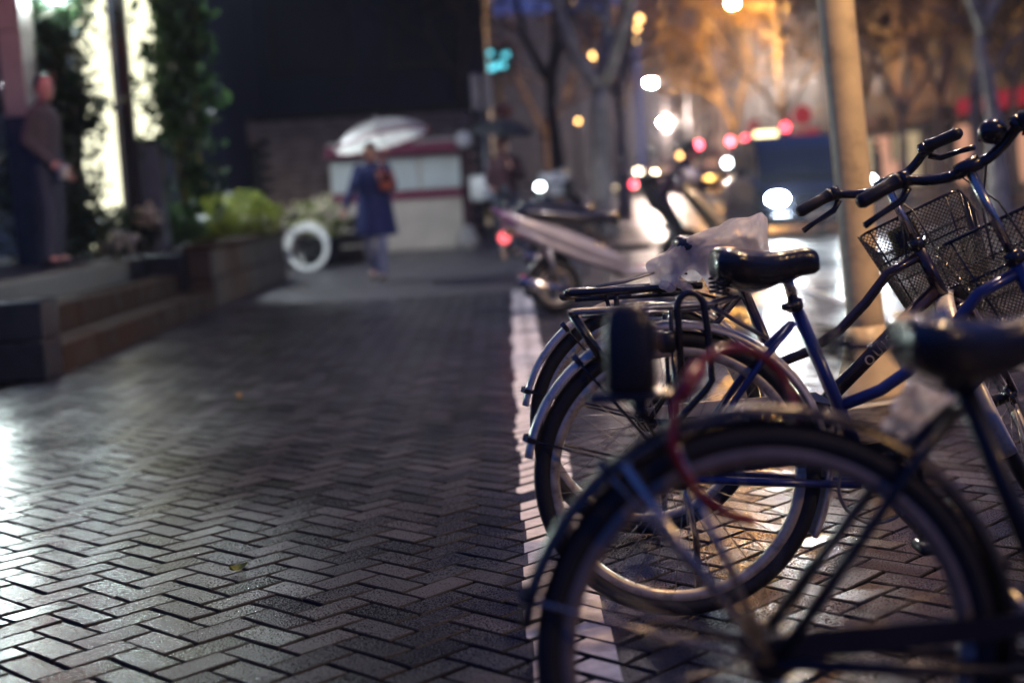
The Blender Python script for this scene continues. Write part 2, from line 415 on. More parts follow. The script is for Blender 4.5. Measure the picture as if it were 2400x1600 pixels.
M['gold_lit_shield'] = pm('gold_lit_plastic', (.60, .46, .24), .25, .3, var=.1, coat=.6)  # gold street light on the scooter shield put into its colour
M['box_white'] = pm('white_box', (.7, .7, .7), .4)
M['leaf_litter'] = pm('fallen_leaf', (.20, .24, .05), .5, var=.4, scale=60)
M['leaf_brown'] = pm('fallen_brown_leaf', (.42, .24, .08), .5, var=.3, scale=60)

# ================================================================== THE SETTING
def slab(name, x0, x1, y0, y1, z1, th, m, **kw):
    return MB().box(((x0 + x1) / 2, (y0 + y1) / 2, z1 - th / 2), (x1 - x0, y1 - y0, th)).obj(name, m, smooth=False, **kw)
XK = 2.45                         # kerb line
slab('ground', -400, 400, -60, 700, -.30, .3, M['mortar'], kind='structure')
slab('road', XK + .12, 12.2, -20, 400, -.13, .12, M['road'], kind='structure')
slab('crossing_pavement', -3.6, XK, 13.94, 70, -.002, .1, M['paving'], kind='structure')
slab('far_pavement', 12.4, 40, -20, 400, 0, .12, M['paving'], kind='structure')
slab('near_pavement', -20, XK, -20, 2.45, -.004, .1, M['paving'], kind='structure')
slab('rear_yard', -40, -3.6, 17, 70, -.006, .1, M['paving'], kind='structure')
kerb = link('kerb', None, None, kind='structure')
kme = MB().box((0, 0, 0), (.115, .985, .22), .012).mesh('kerb_stone', M['kerb'], False)
for i in range(64): link('kerb_stone', kme, kerb, loc=(XK + .06, 2.9 + i * 1.0, -.108))
k2 = MB().box((12.3, 150, -.1), (.18, 340, .22), .01).obj('far_kerb', M['kerb'], smooth=False, kind='structure')
# lane markings
for i in range(14): slab('lane_marking', 7.25, 7.37, 8 + i * 7, 11 + i * 7, -.125, .004, M['line'], kind='structure')

# ---- herringbone brick pavement
WB = .0905
pav = slab('pavement', -3.05, XK, 2.45, 13.93, -.013, .1, M['mortar'], kind='structure')
bm1 = MB().box((0, 0, -.03), (2 * WB - .0095, WB - .0095, .06), .0030).mesh('brick', M['brick'], False)
bm1.materials.append(M['mortar'])                # grimy sides and edges
for q_ in bm1.polygons: q_.material_index = 0 if q_.normal.z > .9 else 1
RZ = Matrix.Rotation(R_(45), 3, 'Z')
cells = []
for ia in range(-45, 190):
    for ib in range(-45, 190):
        r = (ia - ib) % 4
        if r == 0: c = (ia + 1.0, ib + .5); hor = True
        elif r == 3: c = (ia + .5, ib + 1.0); hor = False
        else: continue
        p = RZ @ V((c[0] * WB, c[1] * WB, 0))
        if not (-2.98 < p.x < XK - .07 and 2.52 < p.y < 13.86): continue
        cells.append((p, hor))
def in_view(p):
    q = p - V((0, 0, CAM_H)); k = q.dot(_f)
    x = 1200 + FPX * q.dot(CR) / k; y = 800 - FPX * q.dot(CU) / k
    return -60 < x < 1300 and y < 1680
cells.sort(key=lambda c: (not in_view(c[0]), c[0].length))
rest = MB(); line = MB()
tops = [V((a * (WB - .0098), b * (WB / 2 - .0098), .0)) for a, b in ((-1, -1), (1, -1), (1, 1), (-1, 1))]
def clip(poly, x, keep_gt):
    out = []
    for i, p in enumerate(poly):
        q = poly[(i + 1) % len(poly)]; a, b = (p.x - x) * (1 if keep_gt else -1), (q.x - x) * (1 if keep_gt else -1)
        if a >= 0: out.append(p)
        if a * b < 0: out.append(p + (q - p) * (a / (a - b)))
    return out
for i, (p, hor) in enumerate(cells):
    rot = Matrix.Rotation(R_(45 if hor else 135), 3, 'Z') @ Matrix.Rotation(R_(random.gauss(0, 1.0)), 3, 'X') @ Matrix.Rotation(R_(random.gauss(0, .6)), 3, 'Y') @ Matrix.Rotation(R_(random.gauss(0, .5)), 3, 'Z')
    pos = V((p.x, p.y, random.gauss(0, .0009) - .001))
    if i < 300:
        o = link('brick', bm1, pav); o.location = pos; o.rotation_euler = rot.to_euler()
    else:
        rest.box((0, 0, 0), (0, 0, 0)) if False else None
        o0 = len(rest.v)
        rest.add([rot @ v.co + pos for v in bm1.vertices], [tuple(q.vertices) for q in bm1.polygons])
    wob = .008 * math.sin(p.y * 5.1) + .006 * math.sin(p.y * 17)
    x0, x1 = .0 + wob + .006 * max(0, p.y - 8.5), .18 + wob * .6 + .006 * max(0, p.y - 8.5)
    if x0 - .12 < p.x < x1 + .12:
        g = [rot @ t + pos + V((0, 0, .0012)) for t in tops]
        g = clip(clip(g, x0 + random.uniform(-.004, .004), True), x1 + random.uniform(-.004, .004), False)
        if len(g) > 2 and random.random() > .03: line.add(g, [tuple(range(len(g)))])
ro = rest.obj('brick', M['brick'], pav, smooth=False, kind='stuff')
ro.data.materials.append(M['mortar'])
ro.data.polygons.foreach_set('material_index', [q_.material_index for q_ in bm1.polygons] * (len(ro.data.polygons) // len(bm1.polygons)))
line.obj('painted_line', M['line'], smooth=False, kind='structure')

# ---- stepped stone plinth, planter, platform at the left
slab('platform', -12, -3.52, 8.95, 17, .54, .7, M['platform'], kind='structure')
st = thing('stone_steps', 'low brown stone steps running beside the brick pavement', 'steps', (0, 0, 0))
for k, (xf, zt, d) in enumerate(((-2.87, .18, .36), (-3.20, .36, .36), (-3.53, .545, .30))):
    y = 8.96
    while y < 13.95:
        ln = min(random.uniform(.75, 1.05), 13.97 - y)
        MB().box((xf - d / 2 + random.uniform(-.006, .006), y + ln / 2, zt - .095 + random.uniform(-.004, .002)), (d, ln - .010, .19), .012).obj('stone_block', M['step'], st, smooth=False)
        y += ln
ck = thing('stone_cheek_wall', 'dark stone block closing the near end of the steps', 'wall', (0, 0, 0))
for (x, z, sx) in ((-3.35, .125, 1.03), (-4.40, .125, 1.05), (-5.5, .125, 1.1), (-3.2, .375, .73), (-4.1, .375, 1.05), (-5.2, .375, 1.1)):
    MB().box((x, 8.78, z), (sx - .008, .34, .244), .012).obj('stone_block', M['black_stone'] if z < .2 else M['black_stone'], ck, smooth=False)
pl = thing('stone_planter', 'stone planter wall holding the clipped hedge past the steps', 'planter', (0, 0, 0))
y = 14.0
while y < 18.7:
    ln = .94
    MB().box((-3.02, y + ln / 2, .14), (.26, ln - .01, .285), .012).obj('stone_block', M['planter'], pl, smooth=False)
    MB().box((-3.03, y + ln / 2, .43), (.24, ln - .01, .285), .012).obj('stone_block', M['planter'], pl, smooth=False)
    MB().box((-3.03, y + ln / 2, .605), (.31, ln - .006, .06), .012).obj('cap_stone', M['step'], pl, smooth=False)
    y += ln
for (x, z, h) in ((-3.35, .28, .56), (-3.75, .28, .56)):
    MB().box((x, 13.99, z), (.39, .2, h), .012).obj('stone_block', M['black_stone'], pl, smooth=False)  # end face turned from the lamps, its shade put in as darker stone
MB().box((-4.3, 16.4, .3), (2.25, 4.4, .5)).obj('soil', M['mortar'], pl, smooth=False)
for k in range(3): MB().box((-3.5 - k * .8, 18.78, .3), (.79, .22, .62), .012).obj('stone_block', M['planter'], pl, smooth=False)

# ---- gateway: columns, lit panels, post
def column(name, label, px0, px1, pysplit, Y, upper, lower, ztop=5.2, group=None, dy=.4):
    a, b = at(px0, pysplit, Y), at(px1, pysplit, Y)
    t = thing(name, label, 'column', ((a.x + b.x) / 2, Y + dy / 2, .54), group=group)
    wd = b.x - a.x; zs = a.z
    MB().box((0, 0, (zs - .54) / 2), (wd * 1.06, dy * 1.05, zs - .54), .01).obj('plinth', lower, t, smooth=False)
    zz = zs; k = 0
    while zz < ztop:
        MB().box((0, 0, zz - .54 + .395), (wd, dy, .785), .008).obj('cladding_panel', upper, t, smooth=False); zz += .79
    return t
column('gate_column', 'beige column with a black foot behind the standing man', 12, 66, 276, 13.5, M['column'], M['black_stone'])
column('gate_column', 'narrow grey and cream column right of the metal post', 302, 366, 328, 15.25, M['wall_glow'], M['grey_stone'], dy=.3)  # its cream upper part glows too, lamplight given as emission
lw = thing('lamplit_wall', 'lamplit cream panel wall, its light put in as glow, behind the dark climbing plant', 'wall', (0, 0, .54))
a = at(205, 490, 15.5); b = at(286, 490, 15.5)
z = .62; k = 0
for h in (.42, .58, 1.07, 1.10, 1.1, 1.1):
    MB().box(((a.x + b.x) / 2, 15.52, z - .54 + h / 2), (b.x - a.x, .06, h - .005), .002).obj('lit_panel', M['wall_glow'], lw, smooth=False); z += h
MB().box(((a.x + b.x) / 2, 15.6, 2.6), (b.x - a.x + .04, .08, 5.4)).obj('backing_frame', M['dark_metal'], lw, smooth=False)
a = at(272, 0, 15.0); b = at(314, 475, 15.0)
po = thing('metal_post', 'tall dark bronze post between the two lit panels', 'post', ((a.x + b.x) / 2 + .01, 15.02, .54))
MB().box((0, 0, 2.5), (.135, .1, 5.0), .01).obj('shaft', M['dark_metal'], po, smooth=False)
MB().box((0, 0, .03), (.24, .2, .06), .01).obj('foot', M['dark_metal'], po, smooth=False)

# building behind the gateway and the big dark facade behind the wall
def building(name, label, x0, x1, y0, y1, h, m, nx=0, nz=0, face='-Y', win=(1.2, 1.5), z0=3.2, lit=(), group=None, fl=3.0, base=0):
    t = thing(name, label, 'building', ((x0 + x1) / 2, (y0 + y1) / 2, base), group=group)
    MB().box((0, 0, h / 2), (x1 - x0, y1 - y0, h)).obj('wall', m, t, smooth=False)
    MB().box((0, 0, h + .15), (x1 - x0 + .4, y1 - y0 + .4, .3)).obj('cornice', M['dark_metal'], t, smooth=False)
    for i in range(nx):
        for k in range(nz):
            zc = z0 + k * fl; u = (i + .5) / nx - .5
            if face == '-Y': c = V((u * (x1 - x0), -(y1 - y0) / 2, zc)); s = (win[0], .08, win[1])
            else: c = V((-(x1 - x0) / 2, u * (y1 - y0), zc)); s = (.08, win[0], win[1])
            fr = MB().box(c, tuple(q + (.16 if q > .1 else 0.04) for q in s), .02).obj('window', M['dark_metal'], t, smooth=False)
            off = V((0, -.03, 0)) if face == '-Y' else V((-.03, 0, 0))
            MB().box(c + off, s).obj('pane', lit[(i * 7 + k * 3) % len(lit)] if lit else M['window_dark'], fr, smooth=False)
    return t
building('dark_building', 'tall dark blue building rising behind the brick wall', -13.0, -.2, 32, 46, 22, M['dark_plaster'], 5, 5, z0=4.6, win=(1.7, 1.5), fl=3.4)
building('gate_house', 'unlit building behind the ivy and bamboo at far left', -16, -4.9, 18.9, 30, 14, M['dark_plaster'], 4, 3, z0=2.4, win=(1.3, 1.6))

# brick wall with doorway behind the kiosk
bw = thing('brick_wall', 'brown brick wall with a black doorway behind the notice kiosk', 'wall', (0, 28, 0))
xa, xb, xd0, xd1 = -8.2, -.52, -5.6, -4.72
MB().box(((xa + xd0) / 2, .2, 1.3), (xd0 - xa, .4, 2.6)).obj('wall_core', M['mortar'], bw, smooth=False)
MB().box(((xd1 + xb) / 2, .2, 1.3), (xb - xd1, .4, 2.6)).obj('wall_core', M['mortar'], bw, smooth=False)
MB().box(((xd0 + xd1) / 2, .2, 2.37), (xd1 - xd0, .4, .46)).obj('lintel', M['wallbrick'], bw, smooth=False)
MB().box(((xd0 + xd1) / 2, .32, 1.07), (xd1 - xd0, .06, 2.13)).obj('door', M['window_dark'], bw, smooth=False)
wb_ = MB(); 
for k in range(22):
    z = .06 + k * .116; x = xa + (.17 if k % 2 else .0)
    while x < xb - .1:
        if not (xd0 - .17 < x + .16 < xd1 + .17 and z < 2.2):
            wb_.box((x + .16, -.012 + random.uniform(-.006, .006), z), (.325, .06, .106), .008)
        x += .338
wb_.obj('brick', M['wallbrick'], bw, smooth=False, kind='stuff')
MB().box(((xa + xb) / 2, .19, 2.64), (xb - xa + .1, .52, .1), .02).obj('coping', M['planter'], bw, smooth=False)

# ---- street front across the road
tones = [M['facade'], M['dark_plaster'], M['facade'], M['wallbrick'], M['facade'], M['dark_plaster'], M['facade'], M['wallbrick'], M['facade']]
snames = ['shop row building with a red lit front just right of the pole', 'shop building with cream lit windows and a red awning sign', 'brown building above a pink lit shopfront across the road', 'brick building with a glowing low shopfront across the road', 'plain dark building farther up the far side of the street']
y = 27.0
fronts = [M['shop_warm'], M['shop_cream'], M['shop_warm'], M['shop_cream'], M['shop_warm'], M['shop_cream'], M['shop_warm'], M['shop_cream'], M['shop_warm']]
shop_labels = ['building at the far right edge across the road, shopfront hidden by bicycle bars',
 'building across the road with a glowing shopfront above the bell of the bicycle',
 'building across the road with a red sign over cream windows right of the pole',
 'building across the road with a pink shopfront seen just right of the pole',
 'building across the road behind the dark minivan', 'hazy building across the road beyond the minivan',
 'dim building farther up the far side of the street', 'dim brick building near the end of the far side', 'last hazy building on the far side of the street']
for i in range(9):
    ln = (8, 7, 9, 8, 12, 14, 18, 24, 34)[i]; h = (10, 12, 11, 13, 14, 13, 16, 18, 20)[i]
    t = building('shop_building', shop_labels[i], 16.2, 26, y, y + ln - .15, h, tones[i], max(2, ln // 4), 3, face='-X', z0=4.9, win=(1.3, 1.5), group='buildings across the road')
    n = max(2, ln // 3); hw = (ln - .3) / n
    for j in range(n):
        yc = -ln / 2 + .15 + hw * (j + .5)
        fr = MB().box((-4.93, yc, 1.25), (.12, hw - .25, 2.3), .02).obj('shop_window', M['dark_metal'], t, smooth=False)
        MB().box((-5.0, yc, 1.25), (.04, hw - .45, 2.0)).obj('pane', fronts[(i + j * (1 + i % 2)) % 9] if (i + j) % 4 != 3 else M['window_dark'], fr, smooth=False)
    sg = MB().box((-5.05, 0, 2.85), (.2, ln * .8, .6), .03).obj('sign_board', M['neon_red'] if i in (2, 5) else M['dark_red'], t, smooth=False)
    MB().box((-5.4, 0, 2.5), (1.0, ln * .9, .06)).obj('awning', M['dark_red'], t, smooth=False)
    y += ln
building('end_building', 'hazy dark block closing the far end of the street', -14, 22, 230, 245, 28, M['facade'], 10, 6, z0=4, win=(2, 1.6))
for i, (x0, x1, y0, y1, h, lb) in enumerate(((-14, -1.8, 50, 78, 15, 'dim building on the near side beyond the tall dark facade'), (-14, -1.2, 80, 120, 18, 'farther dim building on the near side of the street'), (-14, 0, 124, 200, 20, 'farthest near side building in the haze'))):
    building('street_building', lb, x0, x1, y0, y1, h, M['facade'], 3, 4, z0=4, group='buildings on the near side')

# ================================================================== TREES AND PLANTS
def leaf_quads(mb, pts, size, up=.3):
    for p in pts:
        s = size * random.uniform(.6, 1.35)
        d = V((random.gauss(0, 1), random.gauss(0, 1), random.gauss(0, 1) - up)).normalized()
        u = d.orthogonal().normalized(); u.rotate(Matrix.Rotation(random.random() * 6.28, 3, d)); w_ = d.cross(u)
        mb.add([p - u * s * .5, p + w_ * s * .28 - u * s * .05, p + u * s * .5, p - w_ * s * .28 - u * s * .05], [(0, 1, 2, 3)])
def plane_tree(loc, label, limbs, r0=.2, leaves=900, spread=1.0, bark='bark', leaf='plane_leaf', seed=1, size=.16, group='plane trees along the street'):
    """limbs: list of polylines, first is the trunk"""
    random.seed(seed)
    t = thing('plane_tree', label, 'tree', loc, group=group)
    tr = MB(); tips = []
    def limb(pts, r):
        q = []
        for a, b in zip(pts, pts[1:]):
            a, b = V(a), V(b)
            for k in range(4): q.append(a.lerp(b, k / 4) + V((random.gauss(0, .02), random.gauss(0, .02), 0)))
        q.append(V(pts[-1])); n = len(q)
        return q, [r * (1 - .55 * i / (n - 1)) for i in range(n)]
    q, rr = limb(limbs[0], r0); rr[0] *= 1.35; rr[1] *= 1.1
    tr.tube(q, rr, 12).obj('trunk', M[bark], t)
    def twig(p, d, ln, r, dep):
        e = p + d * ln; mid = p.lerp(e, .5) + V((random.gauss(0, .06), random.gauss(0, .06), random.gauss(.03, .05))) * ln
        br.tube([p, mid, e], [r, r * .8, r * .55], 6); tips.append(e); tips.append(mid)
        if dep:
            for _ in range(random.choice((2, 3))):
                nd = (d + V((random.gauss(0, .5), random.gauss(0, .5), random.gauss(.1, .4)))).normalized()
                twig(e, nd, ln * random.uniform(.6, .85), r * .55, dep - 1)
    for lb in limbs[1:]:
        br = MB(); q, rr = limb(lb, r0 * .55)
        br.tube(q, rr, 9); e = q[-1]; d = (q[-1] - q[-3]).normalized()
        for _ in range(3):
            twig(e, (d + V((random.gauss(0, .5), random.gauss(0, .5), random.gauss(.1, .3)))).normalized(), 1.1 * spread, rr[-1] * .7, 2)
        for k in (len(q) // 2, 2 * len(q) // 3):
            twig(q[k], (d + V((random.gauss(0, .8), random.gauss(0, .8), random.gauss(-.1, .3)))).normalized(), .9 * spread, rr[k] * .5, 1)
        br.obj('branch', M[bark], t)
    cr = MB(); pts = []
    for _ in range(leaves):
        p = random.choice(tips); pts.append(p + V((random.gauss(0, .32), random.gauss(0, .32), random.gauss(-.12, .3))) * spread)
    leaf_quads(cr, pts, size); cr.obj('crown', M[leaf], t, smooth=False, kind='stuff')
    return t
B0 = V((1.78, 26, 0))
def rel(px, py, Y, b): p = at(px, py, Y) - b; return (p.x, p.y, p.z)
plane_tree(B0, 'pale forked plane tree trunk in the middle behind the scooters', [
    [(0, 0, 0), (-.02, 0, 1.2), rel(1405, 195, 26, B0)],
    [rel(1405, 200, 26, B0), rel(1345, 130, 26, B0), rel(1318, 40, 26, B0), rel(1305, -90, 26, B0), rel(1330, -230, 26, B0)],
    [rel(1408, 200, 26, B0), rel(1422, 110, 26.4, B0), rel(1415, -30, 26.8, B0), rel(1400, -220, 27, B0)],
    [rel(1412, 190, 26, B0), rel(1450, 90, 25.6, B0), rel(1490, -60, 25, B0)]], .27, 900, 1.0, seed=3)
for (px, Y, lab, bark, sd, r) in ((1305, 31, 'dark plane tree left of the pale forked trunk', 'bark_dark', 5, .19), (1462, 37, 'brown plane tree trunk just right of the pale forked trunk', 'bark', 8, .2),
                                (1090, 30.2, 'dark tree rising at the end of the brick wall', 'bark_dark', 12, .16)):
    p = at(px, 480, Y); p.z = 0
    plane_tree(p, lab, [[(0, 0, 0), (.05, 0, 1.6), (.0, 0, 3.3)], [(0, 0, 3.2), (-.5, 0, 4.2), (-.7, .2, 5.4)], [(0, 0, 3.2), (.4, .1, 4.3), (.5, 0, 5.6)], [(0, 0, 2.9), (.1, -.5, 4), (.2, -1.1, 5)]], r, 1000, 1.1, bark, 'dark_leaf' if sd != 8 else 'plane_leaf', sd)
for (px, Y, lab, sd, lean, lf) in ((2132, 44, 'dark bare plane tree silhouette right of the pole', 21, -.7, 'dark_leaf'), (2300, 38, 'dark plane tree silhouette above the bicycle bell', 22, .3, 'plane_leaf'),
                             (1858, 64, 'plane tree across the road lit yellow by the orange lamp', 23, -1.2, 'plane_leaf'), (1960, 84, 'far plane tree hidden partly by the pole', 24, .5, 'plane_leaf'),
                             (1650, 110, 'far hazy plane tree above the traffic lights', 25, .2, 'plane_leaf')):
    X = (px - 1200) / FPX * Y; h = 2.7 if Y < 50 else 3.6
    plane_tree((X, Y, 0), lab, [[(0, 0, 0), (.05, 0, 1.2), (0, 0, h)], [(0, 0, h - .1), (lean * .8, 0, h + 1.1), (lean * 1.6, .2, h + 2.4), (lean * 2.3, .2, h + 3.6)], [(0, 0, h - .1), (.35, .1, h + 1.5), (.2, 0, h + 3.4)], [(0, 0, h - .3), (.9, -.2, h + 1.2), (1.9, -.3, h + 2.2)]], .2, 1500, 1.5, 'bark', lf, sd, .22)
for (px, Y, lab, sd, lean) in ((1745, 72, 'plane tree whose leaves glow round the orange lamp', 41, -.6), (2035, 54, 'plane tree across the road close to the right side of the pole', 42, .6), (2225, 47, 'plane tree between the two dark silhouettes at right', 43, -.5), (2395, 41, 'plane tree at the right edge across the road', 44, -.8), (1570, 64, 'leafy plane tree over the road left of the orange lamp', 45, .9)):
    plane_tree(((px - 1200) / FPX * Y, Y, 0) if px != 1570 else (2.0, 64, 0), lab, [[(0, 0, 0), (-.05, 0, 1.4), (0, 0, 3.2)], [(0, 0, 3.1), (lean, 0, 4.6), (lean * 1.7, .2, 6.2), (lean * 2.2, .1, 7.6)], [(0, 0, 3.1), (-lean * .7, .3, 4.8), (-lean * 1.5, .2, 6.6)], [(0, 0, 3.0), (.2, -.8, 4.6), (.6, -1.6, 6.2)], [(lean * .8, 0, 4.4), (lean * 2.0, -.2, 5.0), (lean * 3.2, -.3, 5.4)]], .19, 1900, 1.6, 'bark', 'plane_leaf', sd, .24)
plane_tree((3.3, 15.5, 0), 'plane tree limb crossing the top right corner, trunk behind the bars', [[(4.2, 6, 0), (4.1, 6, 1.6), (3.9, 5.8, 3.0)], [(3.9, 5.8, 2.9), (3.4, 5.2, 3.7), (2.6, 4.5, 4.5), (1.9, 4, 5.3)], [(3.9, 5.8, 2.9), (4.4, 5.6, 4), (4.6, 5, 5.2)], [(3.9, 5.8, 3), (3.7, 6.4, 4.2), (3.0, 7, 5.2)]], .15, 900, 1.0, 'bark', 'plane_leaf', 31, .14)

random.seed(11)
def climber(name, label, px0, px1, py0, py1, Y, n, size, m, canes, cane_m, dens=None):
    a, b = at(px0, py1, Y), at(px1, py1, Y); top = at(px0, py0, Y).z
    base = V(((a.x + b.x) / 2, Y, max(.54, a.z)))
    t = thing(name, label, 'plant', base)
    H_ = top - base.z; W_ = b.x - a.x; lf = MB(); pts = []
    for k in range(canes):
        x0 = (random.random() - .5) * W_ * .7; c = MB(); q = [V((x0 + math.sin(i * .9 + k) * .05, random.gauss(0, .03), H_ * i / 7)) for i in range(8)]
        c.tube(q, [.022 * (1 - .5 * i / 7) for i in range(8)], 6).obj('stem', M[cane_m], t)
    clumps = [V((random.uniform(-.5, .5) * W_, random.gauss(0, .16), random.random() * H_)) for _ in range(max(10, n // 60))]
    for c in clumps:
        if dens and random.random() > dens(c.x / W_ + .5, c.z / H_): continue
        for _ in range(60): pts.append(c + V((random.gauss(0, .13), random.gauss(0, .12), random.gauss(0, .17))))
    leaf_quads(lf, pts, size, .8); lf.obj('foliage', M[m], t, smooth=False, kind='stuff')
    return t
climber('climbing_plant', 'dark ivy column covering the wall behind the standing man', 70, 240, -60, 600, 14.3, 10000, .11, 'ivy', 5, 'cane',
        lambda u, v: 1.0 if u < .66 + .30 * math.sin(v * 8 + .5) ** 4 else .0)
climber('bamboo_clump', 'green bamboo with yellowish canes right of the cream column', 392, 505, -60, 480, 15.6, 5200, .17, 'bamboo_leaf', 4, 'bamboo',
        lambda u, v: (1.0 if u < .62 else .35) if v > .3 else .12)
def shrub(name, label, cat, c, sz, n, size, m, bloom=None, group=None):
    t = thing(name, label, cat, c, group=group)
    st_ = MB()
    for k in range(7):
        a = random.random() * 6.28; st_.tube([(0.1 * math.cos(a), .1 * math.sin(a), 0), (sz[0] * .3 * math.cos(a), sz[1] * .3 * math.sin(a), sz[2] * .55)], [.012, .006], 5)
    st_.obj('stem', M['cane'], t)
    lf = MB(); pts = []
    for _ in range(n):
        d = V((random.gauss(0, 1), random.gauss(0, 1), random.gauss(0, 1))).normalized()
        p = d * (random.random() ** .35); f = 1 + .22 * noise.noise(d * 2.2 + V(c))
        p = V((p.x * sz[0] / 2 * f, p.y * sz[1] / 2 * f, max(.02, sz[2] * .5 + p.z * sz[2] * .5 * f))); pts.append(p)
    leaf_quads(lf, pts, size, -.4); lf.obj('foliage', M[m], t, smooth=False, kind='stuff')
    if bloom:
        f = MB()
        for _ in range(bloom):
            p = random.choice(pts); f.sphere(p * 1.04, random.uniform(.02, .045), 6, 4)
        f.obj('blossom', M['flower'], t, kind='stuff')
    return t
z0 = .56
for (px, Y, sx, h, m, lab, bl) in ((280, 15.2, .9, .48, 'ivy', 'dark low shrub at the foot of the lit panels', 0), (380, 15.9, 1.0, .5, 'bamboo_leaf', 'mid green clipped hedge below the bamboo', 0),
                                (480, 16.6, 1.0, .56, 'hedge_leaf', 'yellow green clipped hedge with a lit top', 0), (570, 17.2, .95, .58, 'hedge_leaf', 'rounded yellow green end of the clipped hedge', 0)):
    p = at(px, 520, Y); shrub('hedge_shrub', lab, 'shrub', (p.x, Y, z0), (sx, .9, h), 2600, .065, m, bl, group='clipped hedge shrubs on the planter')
p = at(275, 560, 14.3); shrub('flower_clump', 'pale flowers at the front of the dark shrub', 'plant', (p.x, 14.35, .55), (.34, .3, .26), 250, .05, 'ivy', 60)
p = at(345, 478, 15.0); shrub('flower_clump', 'pinkish white blossoms below the grey column foot', 'plant', (p.x, 15.0, .78), (.28, .25, .3), 200, .05, 'bamboo_leaf', 60)
random.seed(5)
for (x, y, z, m, lab, rz) in (tuple(at(556, 1337, 3.72)[:2]) + (.006, 'leaf_litter', 'small green leaf lying curled on the near bricks', .4), tuple(at(558, 936, 7.2)[:2]) + (.006, 'leaf_brown', 'small orange leaf on the bricks farther off', 2.0)):
    g = at(556 if 'green' in lab else 558, 1337 if 'green' in lab else 936, 1); d = g - V((0, 0, 1)); q = V((0, 0, 1)) + d * (-(1 - z) / d.z)
    lf = MB(); rings = []
    for i in range(7):
        u = i / 6; wd = .013 * math.sin(math.pi * (u * .9 + .05)) ; rings.append([V(((u - .5) * .045, k * wd, .010 * abs(k) + .012 * (u - .3) ** 2 * 4)) for k in (-1, -.5, 0, .5, 1)])
    for a_, b_ in zip(rings, rings[1:]): lf.add(a_ + b_, [(k, k + 1, k + 6, k + 5) for k in range(4)])
    o = lf.obj('fallen_leaf', M[m], None, label=lab, cat='leaf'); o.location = (q.x, q.y, z); o.rotation_euler = (.5, .2, rz); o.scale = (1, 1, 1) if 'green' in lab else (1.4, 1.4, 1.4)

# ================================================================== BICYCLES
def arc_sweep(mb, c, R, a0, a1, prof, N=40):
    """sweep a profile [(across, out)] round an arc in the bicycle's plane"""
    rings = []
    for i in range(N + 1):
        a = R_(a0 + (a1 - a0) * i / N)
        rings.append([V((c[0] + (R + o) * math.cos(a), c[1] + y, c[2] + (R + o) * math.sin(a))) for y, o in prof])
    return mb.loft(rings, True)
def wheel(c, parent, Mx=None, tyre='tyre', spokes=36, seed=0, rim_m='rim'):
    wr = link('wheel', None, parent); Mx = Mx or Matrix.Identity(4)
    MB().torus(c, .3085, .0205, 'Y', 72, 10).xf(Mx).obj('tyre', M[tyre], wr)
    rimm = 'white_tyre' if tyre == 'white_tyre' else rim_m
    rim = MB(); c = V(c)
    prof = [(-.013, -.012), (-.013, .004), (-.009, .008), (.009, .008), (.013, .004), (.013, -.012), (.006, -.017), (-.006, -.017)]
    arc_sweep(rim, c, .287, 0, 360, prof, 72); rim.xf(Mx).obj('rim', M[rimm], wr)
    hb = MB().tube([c + V((0, y, 0)) for y in (-.055, -.046, -.045, -.030, -.029, .029, .030, .045, .046, .055)], [.012, .012, .03, .03, .017, .017, .03, .03, .012, .012], 16)
    hb.xf(Mx).obj('hub', M['black_steel'], wr)
    for k in range(spokes):
        a = 6.28318 * k / spokes + seed; sd = 1 if k % 2 else -1; tw = .42 if (k // 2) % 2 else -.42
        p = c + V((.028 * math.cos(a + tw), sd * .036, .028 * math.sin(a + tw))); q = c + V((.272 * math.cos(a), sd * .004, .272 * math.sin(a)))
        MB().tube([p, q], .0011, 4).xf(Mx).obj('spoke', M['spoke'], wr)
    return wr
def fender(c, parent, a0, a1, m, Mx=None, R=.352):
    Mx = Mx or Matrix.Identity(4)
    out = [(-.027 * math.cos(t), .017 * math.sin(t) - .010) for t in [math.pi * k / 8 for k in range(9)]]
    inn = [(y * .93, o - .0016) for y, o in out[::-1]]
    f = MB(); arc_sweep(f, c, R - .006, a0, a1, out + inn, 60)
    return f.xf(Mx).obj('fender', m, parent)
